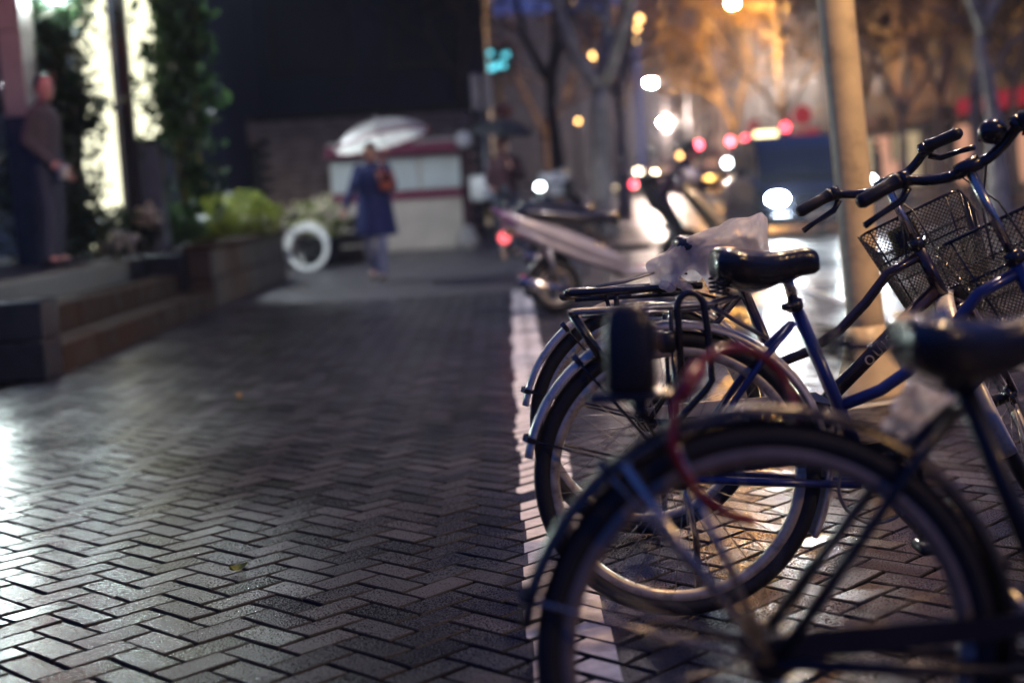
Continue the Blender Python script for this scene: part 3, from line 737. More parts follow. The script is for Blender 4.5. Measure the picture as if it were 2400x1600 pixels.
def bicycle(label, loc, yaw, lean, paint, cfg, group='bicycles parked across the pavement edge'):
    random.seed(cfg.get('seed', 1))
    t = thing('bicycle', label, 'bicycle', loc, yaw, group); t.rotation_euler = (lean, 0, yaw); t.rotation_mode = 'XYZ'
    P = M[paint]; hub = V((0, 0, .33)); bb = V((.44, 0, .285)); seat = V((.283, 0, .706)); ht = V((.79, 0, .765)); hb_ = V((.858, 0, .617))
    fh = V((1.03, 0, .33))
    wheel(hub, t, seed=.1, tyre=cfg.get('tyre', 'tyre'), rim_m=cfg.get('rim', 'rim'))
    T = lambda name, pts, r, m=P, n=12, **k: MB().tube(pts, r, n, **k).obj(name, m, t)
    T('seat_tube', [bb, seat], .0155)
    T('bottom_bracket', [bb + V((0, -.036, 0)), bb + V((0, .036, 0))], .021)
    dt = [bb + V((.012, 0, .012)), hb_.lerp(ht, .25)]
    T('down_tube', dt, .019, flat=(1.15, .85))
    T('top_tube', [V((.372, 0, .462)), V((.47, 0, .495)), V((.56, 0, .55)), V((.635, 0, .622)), V((.70, 0, .70)), hb_.lerp(ht, .88)], .0145)
    T('head_tube', [hb_, ht], .019)
    for s in (-1, 1):
        T('chain_stay', [bb + V((-.03, s * .022, 0)), V((.22, s * .045, .305)), hub + V((0, s * .058, 0))], .0095, n=8)
        T('seat_stay', [seat + V((-.005, s * .018, -.045)), V((.20, s * .042, .585)), hub + V((0, s * .058, 0))], .0085, n=8)
    fender(hub, t, -28, 170, M[cfg.get('fender', 'fender')])
    for a in (163, 128):
        for s in (-1, 1):
            e = hub + V((.348 * math.cos(R_(a)), s * .028, .348 * math.sin(R_(a))))
            T('fender_stay', [hub + V((0, s * .062, 0)), e.lerp(hub, .12) + V((0, s * .004, 0)), e], .0032, M[cfg.get('stay', 'black_steel')], 6)
        cl = MB(); prof = [(-.031, -.014), (-.031, .004), (-.012, .014), (.012, .014), (.031, .004), (.031, -.014), (.027, -.014), (.027, .001), (.01, .010), (-.01, .010), (-.027, .001), (-.027, -.014)]
        arc_sweep(cl, hub, .35, a - 1.1, a + 1.1, prof, 2); cl.obj('stay_clip', M['black_steel'], t, smooth=False)
    # saddle and post
    sp = V((seat.x - .014, 0, seat.z + .04)); T('seat_post', [seat, V((seat.x - .024, 0, .80))], .0128, M['chrome'])
    T('seat_clamp', [seat + V((.004, 0, -.018)), seat + V((-.003, 0, .006))], .021, M['black_steel'])
    MB().tube([seat + V((0, -.014, -.004)), seat + V((-.02, -.03, -.006)), seat + V((-.035, -.032, -.008))], [.006, .008, .009], 8).obj('clamp_lever', M['black_steel'], t)
    sd = MB(); rings = []
    for x, wd, zt, th in ((-.150, .055, .030, .035), (-.145, .083, .040, .055), (-.120, .100, .047, .075), (-.085, .101, .045, .088), (-.045, .086, .036, .085), (0.0, .058, .030, .075), (.04, .040, .030, .062), (.08, .031, .034, .055), (.115, .028, .034, .050), (.138, .024, .028, .042), (.150, .012, .014, .02)):
        ring = []
        for k in range(16):
            a = 6.28318 * k / 16; ca, sa = math.cos(a), math.sin(a)
            y = wd * (abs(ca) ** .75) * (1 if ca > 0 else -1)
            z = zt + (.014 * abs(sa) ** .7 if sa > 0 else -th * abs(sa) ** .8) - .012 * (abs(ca) ** 3)
            ring.append(V((x + .215, y, z + .79)))
        rings.append([V((.222 + (p.x - .215) * .82 + cfg.get('sdx', 0), p.y, p.z - .008 + cfg.get('sdz', 0))) for p in ring])
    sad = sd.loft(rings).obj('saddle', M['leather'], t)
    ss = sad.modifiers.new('s', 'SUBSURF'); ss.levels = 1; ss.render_levels = 1
    for s in (-1, 1):
        T('saddle_rail', [V((.12, s * .04, .755)), V((.19, s * .022, .752)), V((.27, s * .02, .756)), V((.33, s * .008, .785))], .0045, M['black_steel'], 6)
        q = [V((.115 + .014 * math.cos(k * .7), s * .055 + .014 * math.sin(k * .7), .735 + k * .0011)) for k in range(40)]
        T('saddle_spring', q, .003, M['black_steel'], 5)
    # carrier
    if cfg.get('carrier') == 'thin':
        for s in (-1, 1):
            T('carrier_rail', [V((-.225, s * .03, .714)), V((-.215, s * .058, .715)), V((-.05, s * .062, .715)), V((.10, s * .05, .715)), V((.15, s * .03, .728))], .0048, M['steel'], 8)
            T('carrier_leg', [V((-.005, s * .064, .712)), V((-.003, s * .07, .5)), hub + V((0, s * .07, 0))], .0055, M['black_steel'], 8)
            T('carrier_strut', [V((-.215, s * .055, .712)), V((-.13, s * .064, .57)), hub + V((-.004, s * .068, .01))], .0042, M['black_steel'], 6)
            T('carrier_strut', [V((-.222, s * .04, .708)), V((-.16, s * .034, .60))], .0075, M['black_steel'], 8)
            T('carrier_stay', [V((.09, s * .03, .712)), V((.215, s * .036, .63))], .004, M['steel'], 6)
        for x in (-.226, -.14, -.06, .02, .10): T('carrier_bar', [V((x, -.06, .714)), V((x, .06, .714))], .0042, M['black_steel'], 6)
        T('carrier_plate', [V((-.20, 0, .703)), V((.09, 0, .703))], .010, M['black_steel'], 8, flat=(.4, 2.2))
    elif cfg.get('carrier') == 'thick':
        for s in (-1, 1):
            T('carrier_rail', [V((-.205, s * .03, .700)), V((-.19, s * .062, .700)), V((.06, s * .062, .700)), V((.17, s * .045, .700))], .0105, M['black_steel'], 10)
            T('carrier_rail', [V((-.185, s * .05, .680)), V((.14, s * .05, .680))], .006, M['black_steel'], 8)
            T('carrier_leg', [V((-.10, s * .06, .69)), V((-.06, s * .068, .52)), hub + V((0, s * .07, 0))], .006, M['black_steel'], 8)
            T('carrier_leg', [V((-.07, s * .055, .69)), V((-.068, s * .04, .645))], .008, M['black_steel'], 8)
            T('carrier_stay', [V((.12, s * .04, .69)), V((.235, s * .03, .655))], .005, M['black_steel'], 6)
        for x in (-.205, -.12, -.03, .06, .15): T('carrier_bar', [V((x, -.06, .702)), V((x, .06, .702))], .007, M['black_steel'], 8)
        T('spring_clip', [V((-.12, -.03, .712)), V((-.04, -.03, .722)), V((.05, -.026, .744)), V((.055, 0, .746)), V((.05, .026, .744)), V((-.04, .03, .722)), V((-.12, .03, .712))], .0032, M['steel'], 6)
        MB().box((-.20, 0, .69), (.05, .05, .022), .006).obj('rear_reflector', M['reflector'], t)
    # drive train
    T('crank', [bb + V((0, -.062, 0)), bb + V((.11, -.068, -.13))], .008, M['chrome'], 8, flat=(1.4, .8))
    T('crank', [bb + V((0, .062, 0)), bb + V((-.11, .068, .13))], .008, M['chrome'], 8, flat=(1.4, .8))
    for s, q in ((-1, V((.11, -.115, -.13))), (1, V((-.11, .115, .13)))): MB().box(bb + q, (.09, .085, .024), .006).obj('pedal', M['black_plastic'], t)
    MB().torus(bb + V((0, -.048, 0)), .085, .004, 'Y', 40, 6).obj('chainring', M['steel'], t)
    cg = cfg.get('guard', 'black_steel')
    g = MB(); g.loft([[V((x, -.055 + o, z)) for x, z in ((-.02, .365), (.10, .375), (.30, .378), (.47, .385), (.545, .34), (.545, .27), (.52, .345), (.46, .362), (.30, .345), (.10, .335), (-.02, .33))] for o in (0, .012)]).obj('chain_guard', M[cg], t, smooth=False)
    T('kickstand', [V((.02, .07, .31)), V((.05, .13, .15)), V((.06, .19, .012)), V((.09, .2, .008))], .008, M['chrome'], 8)
    # ---- everything that turns with the handlebar
    st = cfg.get('steer', 0); ax = (ht - hb_).normalized()
    S = Matrix.Translation(ht) @ Matrix.Rotation(R_(st), 4, ax) @ Matrix.Translation(-ht)
    F = lambda name, pts, r, m=P, n=10, par=t, **k: MB().tube(pts, r, n, **k).xf(S).obj(name, m, par)
    crown = hb_ + ax * -.028
    for s in (-1, 1): F('fork_blade', [crown + V((0, s * .025, .01)), crown + V((.005, s * .05, -.02)), fh.lerp(crown, .35) + V((-.012, s * .052, 0)), fh + V((0, s * .052, 0))], [.013, .014, .012, .008])
    F('fork_crown', [crown + V((0, -.055, -.012)), crown + V((0, .055, -.012))], .014)
    wheel(fh, t, S, seed=.4, tyre=cfg.get('tyre', 'tyre'))
    fender(fh, t, 10, 215, M[cfg.get('fender', 'fender')], S)
    F('headset', [ht, ht + ax * .03], .021, M['black_steel'])
    stt = ht + ax * cfg.get('rise', .20)
    F('stem', [ht + ax * .02, stt], .0115, M['chrome'])
    F('stem_clamp', [stt + V((.0, -.03, 0)), stt + V((.0, .03, 0))], .019, M['black_steel'])
    bars = [V((0, 0, 0)), V((.010, .04, .0)), V((.018, .085, .016)), V((.008, .125, .034)), V((-.016, .155, .036)), V((-.055, .205, .022))]
    pts = [stt + V((p.x, -p.y, p.z)) for p in bars[::-1]] + [stt + p for p in bars[1:]]
    sm = [pts[0]]
    for i in range(len(pts) - 1):
        p0, p1, p2, p3 = pts[max(0, i - 1)], pts[i], pts[i + 1], pts[min(len(pts) - 1, i + 2)]
        for k in range(1, 5):
            u = k / 4; sm.append(.5 * ((2 * p1) + (p2 - p0) * u + (2 * p0 - 5 * p1 + 4 * p2 - p3) * u * u + (3 * p1 - p0 - 3 * p2 + p3) * u ** 3))
    F('handlebar', sm, .0125, M['black_steel'])
    for s in (-1, 1):
        a = stt + V((-.022, s * .150, .036)); b = stt + V((-.078, s * .242, .010))
        F('grip', [a, a.lerp(b, .04), a.lerp(b, .3), a.lerp(b, .9), b], [.021, .018, .0165, .0175, .012], M['black_plastic'], 12)
        F('lever_clamp', [a + V((.012, -s * .024, .0)), a + V((.004, -s * .006, 0))], .021, M['black_steel'])
        F('brake_lever', [a + V((.03, -s * .014, -.014)), a + V((.036, s * .012, -.034)), a + V((.006, s * .065, -.052)), a + V((-.012, s * .105, -.066))], [.010, .009, .007, .0085], M['black_steel'], 8)
        c0 = a + V((.03, -s * .02, -.012))
        F('brake_cable', [c0, c0 + V((.07, -s * .03, .02)), c0 + V((.14, -s * .10, .01)), c0 + V((.15, -s * .15, -.08)), c0 + V((.08, -s * .17, -.22))], .0027, M['black_plastic'], 6)
    if cfg.get('bell'):
        bp = stt + V((-.015, -.08, .045)); b_ = MB().sphere(bp, (.032, .032, .028), 14, 10)
        b_.tube([bp, bp + V((0, 0, -.03))], .01, 8); b_.tube([bp + V((.02, .02, .01)), bp + V((.05, .03, .015))], [.005, .009], 6)
        b_.xf(S).obj('bell', M['black_steel'], t)
    # basket of wire in front of the head tube
    if cfg.get('basket', True):
        bk = link('basket', None, t); cx = ht.x + .215; zt, zb = ht.z + .135, ht.z - .115
        top = [V((cx + a * .135, b * .155, zt)) for a, b in ((-1, -1), (1, -1), (1, 1), (-1, 1))]
        bot = [V((cx - .012 + a * .095, b * .115, zb)) for a, b in ((-1, -1), (1, -1), (1, 1), (-1, 1))]
        def rnd(q, r=.03):
            o = []
            for i, p in enumerate(q):
                a, b = q[i - 1], q[(i + 1) % 4]; o += [p + (a - p).normalized() * r, p + ((a - p).normalized() + (b - p).normalized()) * r * .3, p + (b - p).normalized() * r]
            return o
        MB().tube(rnd(top), .0042, 8, closed=True).xf(S).obj('rim', M['black_steel'], bk)
        MB().tube(rnd([a.lerp(b, .42) for a, b in zip(top, bot)]), .003, 6, closed=True).xf(S).obj('hoop', M['black_steel'], bk)
        MB().tube(rnd(bot, .02), .0035, 6, closed=True).xf(S).obj('hoop', M['black_steel'], bk)
        for i in range(4):
            for u in (.12, .5, .88):
                MB().tube([top[i].lerp(top[(i + 1) % 4], u), bot[i].lerp(bot[(i + 1) % 4], u)], .0028, 5).xf(S).obj('rib', M['black_steel'], bk)
        ms = MB()
        faces = [(top[i], top[(i + 1) % 4], bot[(i + 1) % 4], bot[i]) for i in range(4)] + [tuple(bot)]
        for (a, b, c, d) in faces:
            n = int(max((b - a).length, (c - d).length) / .0125); m = int(((d - a).length + (c - b).length) / 2 / .0125)
            for k in range(-m, n):
                u0, v0 = k / n, 0.0; u1, v1 = (k + m) / n, 1.0
                lo = max(0, -u0 / (u1 - u0)); hi = min(1, (1 - u0) / (u1 - u0))
                if hi - lo < .01: continue
                for fl in (0, 1):
                    def pt(s_):
                        u = u0 + (u1 - u0) * s_; v = s_ if not fl else 1 - s_
                        return a.lerp(b, u).lerp(d.lerp(c, u), v)
                    ms.tube([pt(lo), pt((lo + hi) / 2), pt(hi)], .0015, 3, cap=False)
        ms.xf(S).obj('wire_mesh', M['wire'], bk, kind='stuff')
        MB().tube([ht + V((.03, -.02, .02)), V((cx - .12, -.02, ht.z + .05))], .006, 6).xf(S).obj('bracket', M['black_steel'], bk)
        if cfg.get('sticker'):
            MB().box((cx - .115, .035, zt - .062), (.003, .085, .085)).xf(S).obj('sticker', M['sticker'], bk, smooth=False)
            MB().box((cx - .1185, .035, zt - .058), (.003, .048, .05)).xf(S).obj('sticker_mark', M['sticker_dark'], bk, smooth=False)
    # lettering round the down tube
    if cfg.get('text'):
        cu = bpy.data.curves.new('lettering', 'FONT'); cu.body = cfg['text']; cu.size = .035; cu.align_x = 'LEFT'; cu.space_character = 1.45; cu.extrude = 0; cu.offset = .0006
        to = bpy.data.objects.new('lettering', cu); COL.objects.link(to)
        dg = bpy.context.evaluated_depsgraph_get(); dg.update()
        me = bpy.data.meshes.new_from_object(to.evaluated_get(dg)); bpy.data.objects.remove(to)
        ax_ = (dt[1] - dt[0]).normalized(); nz = V((-ax_.z, 0, ax_.x)); L_ = (dt[1] - dt[0]).length; r = .0166
        import bmesh
        bm = bmesh.new(); bm.from_mesh(me); bmesh.ops.subdivide_edges(bm, edges=[e for e in bm.edges if e.calc_length() > .006], cuts=3, use_grid_fill=True); bmesh.ops.triangulate(bm, faces=bm.faces); bm.to_mesh(me); bm.free()
        for v in me.vertices:
            x, y = v.co.x, v.co.y - .015; th = y / .0185
            p = dt[0] + ax_ * (L_ * cfg.get('tpos', .28) + x) + nz * (.0222 * math.sin(th)) + V((0, -.0170 * math.cos(th), 0))
            v.co = p
        me.materials.clear(); me.materials.append(M['letter'])
        link('lettering', me, t)
    return t
b1 = at(1590, 1113, 3.185); b2 = at(1515, 983, 3.966); b3 = at(1801, 1531, 1.939)
bk2 = bicycle('dark step-through bicycle with cream chain guard and white plastic bag over its saddle', (b2.x, b2.y, 0), 0, R_(-2), 'maroon_paint', dict(carrier='thick', steer=69, text='QUISKI', tpos=.44, guard='cream_enamel', sticker=True, rise=.205, seed=2))
bk1 = bicycle('deep blue step-through bicycle with uncovered wet black saddle behind the nearest one', (b1.x, b1.y, 0), 0, R_(-2), 'blue_paint', dict(carrier='thin', steer=70, bell=True, rise=.245, seed=3))
bk3 = bicycle('blurred nearest bicycle whose rear wheel fills the lower right', (b3.x, b3.y, 0), 0, R_(-1.5), 'navy_paint', dict(steer=30, stay='chrome', rim='rim_dull', seed=4, sdx=.10, sdz=-.045, fender='fender_dark'))
# rear box of the nearest bicycle
rb = MB(); rings = []
for z, sx, sy in ((.712, .034, .03), (.72, .036, .032), (.80, .034, .031), (.822, .028, .026), (.832, .016, .016)):
    rings.append([V((-.172 + sx * (abs(math.cos(k * .3927)) ** .6) * (1 if math.cos(k * .3927) > 0 else -1), sy * (abs(math.sin(k * .3927)) ** .6) * (1 if math.sin(k * .3927) > 0 else -1), z)) for k in range(16)])
rb.loft(rings).obj('rear_lamp_box', M['black_plastic'], bk3)
MB().box((-.137, -.014, .785), (.012, .022, .045), .004).obj('reflector', M['reflector'], bk3)  # gold glint on the box side, put in as an amber block
MB().box((-.168, 0, .704), (.135, .06, .013), .004).obj('carrier_bar', M['black_steel'], bk3)
MB().tube([(-.165, 0, .70), (-.155, 0, .67)], .012, 8).obj('bracket_stem', M['black_steel'], bk3)
for dx in (0, .055):
    MB().tube([(-.19 + dx * 1.3, -.034, .615 + dx * .35), (-.12 + dx * .8, -.046, .50 + dx * .3), (-.006, -.064, .335)], [.0075, .006, .0065], 8).obj('fender_stay', M['chrome'], bk3)

# D-shaped lock hung on the carrier of the blue bicycle
ul = thing('shackle_lock', 'black inverted U shackle lock hooked over the blue bicycle carrier', 'lock', (b1.x, b1.y - .085, 0))
q = [V((.008, 0, .52)), V((.006, 0, .69))] + [V((.034 - .030 * math.cos(R_(a)), 0, .715 + .036 * math.sin(R_(a)))) for a in range(0, 181, 20)] + [V((.070, 0, .66)), V((.074, 0, .555)), V((.06, 0, .535)), V((.0, 0, .475)), V((-.03, 0, .44))]
MB().tube(q, .0082, 10).obj('shackle', M['black_steel'], ul)
MB().box((-.022, 0, .645), (.038, .036, .045), .006).obj('lock_body', M['black_plastic'], ul)
# red cable lock round the nearest wheel
q = [at(x, y, Y) for x, y, Y in ((1765, 1222, 1.955), (1712, 1208, 1.935), (1648, 1168, 1.90), (1600, 1105, 1.875), (1572, 1035, 1.865), (1580, 950, 1.88), (1622, 872, 1.91), (1690, 820, 1.95), (1762, 822, 2.0), (1822, 868, 2.03), (1856, 935, 2.02), (1868, 1000, 1.985), (1862, 1040, 1.96))]
def smooth(q, closed, k=4):
    n = len(q); o = []
    for i in range(n if closed else n - 1):
        p0, p1, p2, p3 = (q[(i - 1) % n], q[i], q[(i + 1) % n], q[(i + 2) % n]) if closed else (q[max(0, i - 1)], q[i], q[i + 1], q[min(n - 1, i + 2)])
        for m in range(k):
            u = m / k; o.append(.5 * ((2 * p1) + (p2 - p0) * u + (2 * p0 - 5 * p1 + 4 * p2 - p3) * u * u + (3 * p1 - p0 - 3 * p2 + p3) * u ** 3))
    return o if closed else o + [q[-1]]
lk = thing('cable_lock', 'red cable lock looped through the nearest rear wheel', 'lock', q[0])
MB().tube([p - q[0] for p in smooth(q, False)], .0070, 10).obj('cable', M['red_rubber'], lk)
MB().tube([p - q[0] for p in (q[5].lerp(q[6], .2), q[6].lerp(q[7], .2))], .0125, 10).obj('lock_barrel', M['red_rubber'], lk)

# white plastic bag pulled over the dark bicycle's saddle
random.seed(9)
sa = V((b2.x + .215, b2.y, .80)); bg_ = MB(); rings = []
tip = at(1786, 496, 3.93) - sa; NB = 96
for i in range(41):
    v = i / 40
    ring = []
    for k in range(NB):
        a = 6.28318 * k / NB; ca, sn = math.cos(a), math.sin(a)
        rx, ry = .155 + .03 * (ca < 0) * abs(ca), .115
        fold = 1 + .10 * math.sin(a * 7 + v * 3) * v * (1 - v) * 2 + .07 * noise.noise(V((ca * 3, sn * 3, v * 4)))
        base = V((rx * ca * fold + .0, ry * sn * fold, -.085 + .02 * math.sin(a * 5) + .025 * math.sin(a * 9 + 1)))
        e = (ca + 1) / 2
        sh = V((rx * .90 * ca * fold - .0, ry * .85 * sn * fold, -.012 + (tip.z * .62) * e ** 1.3))
        if v < .4: p = base.lerp(sh, v / .4)
        else:
            u = (v - .4) / .6
            p = sh.lerp(tip, u); p.z += .012 * math.sin(u * math.pi); p.y += .012 * math.sin(a * 6) * u * (1 - u) * 3
        p = p + V((noise.noise(p * 18 + V((3, 0, 0))), noise.noise(p * 18 + V((0, 5, 0))), noise.noise(p * 18))) * .010 + V((ca, sn, .3)) * (.016 * (abs(noise.noise(p * 13 + V((0, 0, 4)))) + .6 * abs(noise.noise(p * 31)) - .25))
        ring.append(p)
    rings.append(ring)
bg_.loft(rings, False)
pb = thing('plastic_bag', 'crumpled white plastic bag pulled over the dark bicycle saddle', 'bag', sa)
bg_.obj('film', M['bag'], pb)
kn = MB()
for k in range(5): kn.sphere(at(1558 + k * 13, 668 + 7 * math.sin(k * 2), 3.9) - sa, (.017, .02, .013), 8, 6)
kn.obj('knot', M['bag'], pb)
# scraps below the nearest saddle
sc_ = MB(); g = []
p0 = [at(2062, 1010, 2.12), at(2120, 905, 2.1), at(2245, 925, 2.06), at(2235, 985, 2.1), at(2130, 1018, 2.14)]
for i in range(13):
    u = i / 12; row = []
    for k in range(9):
        v = k / 8; p = p0[0].lerp(p0[1], v).lerp(p0[4].lerp(p0[2], v), u)
        row.append(p + V((0, .05 * noise.noise(V((u * 4, v * 4, 1))), .03 * noise.noise(V((u * 5, v * 3, 7))))))
    g.append(row)
for a_, b_ in zip(g, g[1:]): sc_.add(a_ + b_, [(k, k + 1, k + 10, k + 9) for k in range(8)])
sw = thing('plastic_scrap', 'pinkish crumpled plastic sheet stuffed below the nearest saddle', 'plastic', p0[0]); o = sc_.xf(Matrix.Translation(-p0[0])).obj('film', M['bag'], sw)
so = o.modifiers.new('t', 'SOLIDIFY'); so.thickness = .002

# ---- near pole with its street lamp
pb_ = at(2046, 925, 6.15); pb_.z = 0
pt_ = at(1958, 0, 6.15); lean = (pt_.x - pb_.x) / (pt_.z)
pole = thing('street_lamp', 'tall cream painted pole lit orange at its top beside the bicycles', 'street lamp', pb_)
pole.rotation_euler = (0, lean, 0)
MB().tube([(0, 0, z) for z in (0, .4, 1.2, 2.2, 4, 6.2)], [.082, .080, .078, .077, .070, .06], 28).obj('shaft', M['pole'], pole)
MB().tube([(0, 0, 0), (0, 0, .03), (0, 0, .25), (0, 0, .32)], [.16, .15, .10, .082], 24).obj('base_shroud', M['pole'], pole)
for k in range(4): MB().tube([(.19 * math.cos(k * 1.57 + .7), .19 * math.sin(k * 1.57 + .7), 0), (.19 * math.cos(k * 1.57 + .7), .19 * math.sin(k * 1.57 + .7), .05)], .014, 6).obj('anchor_bolt', M['steel'], pole)
MB().box((0, 0, .006), (.46, .46, .014), .004).obj('base_plate', M['steel'], pole, smooth=False)
MB().tube([(0, 0, 4.3), (.3, -.4, 4.6), (.7, -.9, 4.72), (.9, -1.2, 4.68)], [.04, .035, .03, .03], 10).obj('arm', M['steel'], pole)
MB().loft([[V((.95 + a * x, -1.35 + b * y, z)) for a, b in ((-1, -1), (1, -1), (1, 1), (-1, 1))] for x, y, z in ((.13, .35, 4.63), (.14, .36, 4.7), (.06, .2, 4.8))]).obj('lamp_head', M['steel'], pole)
MB().sphere((.95, -1.35, 4.6), (.11, .26, .05), 16, 8).obj('lamp_glass', M['pole_sodium'], pole)
MB().box((.95, -1.74, 4.42), (.5, .02, .52), .005).obj('light_blocker', M['steel'], pole, smooth=False)  # unseen plate added to keep lamp light off the near ground
MB().box((-.1, 2.28, 4.34), (.5, .02, .34), .005).obj('light_blocker', M['steel'], pole, smooth=False)  # added blocker, darkens the near bricks under the second lamp
MB().tube([(0, 0, 3.9), (-.02, .7, 4.35), (-.06, 1.9, 4.55), (-.08, 2.5, 4.5)], .028, 10).obj('arm', M['steel'], pole)  # second arm and its lamp, added to brighten the painted line
MB().loft([[V((-.1 + a * x, 2.65 + b * y, z)) for a, b in ((-1, -1), (1, -1), (1, 1), (-1, 1))] for x, y, z in ((.13, .30, 4.43), (.14, .31, 4.5), (.06, .18, 4.58))]).obj('lamp_head', M['steel'], pole)
MB().sphere((-.1, 2.65, 4.41), (.11, .24, .05), 16, 8).obj('lamp_glass', M['line_fill_lamp'], pole)

# ================================================================== PEOPLE
def hand(mb, w_, d, side, curl=.5):
    """palm and five fingers from wrist w_ along d; side: thumb direction"""
    d = V(d).normalized(); s = V(side); s = (s - d * s.dot(d)).normalized(); n = d.cross(s)
    mb.chain([(w_, .026), (w_ + d * .045, .030), (w_ + d * .085, .030)], 8)
    for k, (ln, off) in enumerate(((.075, .028), (.085, .010), (.08, -.008), (.062, -.025))):
        a = w_ + d * .085 + s * off; b = a + d * ln * .5 - n * ln * .12 * curl; c = b + (d * (1 - curl) - n * curl).normalized() * ln * .5
        mb.chain([(a, .0105), (b, .0095), (c, .0085)], 6)
    a = w_ + d * .03 + s * .025; b = a + (d * .5 + s * .8).normalized() * .045; mb.chain([(a, .013), (b, .011), (b + d * .03, .0095)], 6)
def person(label, loc, rz, J, wear, group='people on the pavement', hair='hair', scale=1.0):
    """J: joints in the person's own axes, x ahead, y left, z up"""
    t = thing('person', label, 'person', loc, rz, group); t.scale = (scale,) * 3
    j = {k: V(v) for k, v in J.items()}
    b = MB()
    b.chain([(j['pelvis'], .13), (j['waist'], .115), (j['chest'], .12), (j['neck'], .055)], 12)
    b.chain([(j['neck'], .052), (j['head'] + V((0, 0, -.06)), .055)], 10)
    hd = j['head']; hdir = V(J.get('look', (1, 0, 0))).normalized(); up = V((0, 0, 1)); up = (up - hdir * up.dot(hdir)).normalized(); lf = up.cross(hdir)
    HM = Matrix((hdir, lf, up)).transposed()
    b.sphere(hd, (.098, .077, .115), 16, 12, HM)
    b.sphere(hd + HM @ V((.03, 0, -.07)), (.062, .056, .055), 12, 8, HM)                     # jaw
    b.chain([(hd + HM @ V((.095, 0, .012)), .010), (hd + HM @ V((.112, 0, -.028)), .016)], 8)  # nose
    b.chain([(hd + HM @ V((.092, -.02, -.062)), .009), (hd + HM @ V((.096, 0, -.060)), .011), (hd + HM @ V((.092, .02, -.062)), .009)], 6)
    for s in (-1, 1):
        b.sphere(hd + HM @ V((-.005, s * .078, -.005)), (.02, .012, .032), 8, 6, HM)
        b.sphere(hd + HM @ V((.082, s * .032, .028)), (.016, .024, .010), 8, 6, HM)
        sd = 'l' if s > 0 else 'r'
        b.chain([(j['chest'] + V((0, s * .08, .05)), .06), (j['sh_' + sd] + V((0, -s * .025, -.035)), .045), (j['el_' + sd], .038), (j['wr_' + sd], .027)], 10)
        hand(b, j['wr_' + sd], j['wr_' + sd] - j['el_' + sd] if 'hd_' + sd not in J else J['hd_' + sd], (1, 0, 0), .45)
        b.chain([(j['hip_' + sd], .085), (j['kn_' + sd], .052), (j['an_' + sd], .036), (j['toe_' + sd], .028)], 10)
    remesh(b, 'body', M['skin'], .011, t)
    h = MB(); h.sphere(hd + HM @ V((-.014, 0, .022)), (.105, .085, .112), 18, 12, HM)
    h.v = [p if (HM.transposed() @ (p - hd)).x < .055 + .5 * max(0, (HM.transposed() @ (p - hd)).z - .07) else hd + HM @ V((-.012, 0, .01)) + (p - hd) * .5 for p in h.v]
    if wear.get('long_hair'): h.chain([(hd + HM @ V((-.05, 0, -.02)), .075), (hd + HM @ V((-.06, 0, -.16)), .06)], 10)
    h.obj('hair', M[hair], t)
    for s in (-1, 1):
        sd = 'l' if s > 0 else 'r'
        f = MB(); a, c = j['an_' + sd], j['toe_' + sd]; d = (c - a); d.z = 0; d.normalize()
        f.chain([(a + V((0, 0, -.01)), .045), (a - d * .04 + V((0, 0, -.045)), .035), (c + V((0, 0, .0)), .036), (c + d * .06 + V((0, 0, -.004)), .03)], 10)
        f.obj('shoe', M['shoe'], t)
        e = MB().sphere(hd + HM @ V((.094, s * .032, .022)), .0085, 8, 6).obj('eye', M['black_plastic'], t)
    tr = MB()
    tr.chain([(j['pelvis'] + V((0, 0, .07)), .140), (j['pelvis'] + V((0, 0, -.04)), .140)], 14)
    for sd in 'lr': tr.chain([(j['hip_' + sd], .105), (j['kn_' + sd], .072), (j['an_' + sd] + V((0, 0, .03)), .058)], 12)
    remesh(tr, 'trousers', M[wear['legs']], .013, t)
    ja = MB(); hem = wear.get('hem', .86)
    lo = V((j['pelvis'].x, 0, j['pelvis'].z - .92 + hem)) if not wear.get('bent') else j['pelvis']
    fl = wear.get('flare', .155)
    for (pp, rx, ry) in ((None, 0, 0),):
        rings = []
        for (p, rx, ry) in ((lo, fl * .85, fl * 1.12), (j['pelvis'], .135, .18), (j['waist'], .13, .172), (j['chest'], .145, .19), (j['chest'].lerp(j['neck'], .6), .12, .17), (j['neck'], .07, .075)):
            rings.append([p + V((rx * wear.get('bulk', 1) * math.cos(k * .3927), ry * wear.get('bulk', 1) * math.sin(k * .3927), 0)) for k in range(16)])
        ja.loft(rings)
    for sd, s in (('l', 1), ('r', -1)): ja.chain([(j['chest'] + V((0, s * .09, .06)), .085), (j['sh_' + sd] + V((0, -s * .02, -.025)), .068), (j['el_' + sd], .056), (j['wr_' + sd], .043)], 12)
    ja.tube([j['neck'] + V((.01, 0, -.02)), j['neck'] + V((.0, 0, .045))], [.075, .066], 12)
    remesh(ja, wear.get('top_name', 'jacket'), M[wear['top']], .012, t, 6)
    return t
BASE = dict(pelvis=(0, 0, .92), waist=(.0, 0, 1.06), chest=(.01, 0, 1.27), neck=(0, 0, 1.45), head=(.03, 0, 1.60), sh_l=(0, .19, 1.40), sh_r=(0, -.19, 1.40),
            el_l=(-.03, .24, 1.12), el_r=(-.03, -.24, 1.12), wr_l=(.06, .23, .88), wr_r=(.06, -.23, .88), hip_l=(0, .09, .89), hip_r=(0, -.09, .89),
            kn_l=(.02, .10, .49), kn_r=(.02, -.10, .49), an_l=(-.02, .10, .08), an_r=(-.02, -.10, .08), toe_l=(.12, .11, .035), toe_r=(.12, -.11, .035))
m0 = at(133, 624, 13.0)
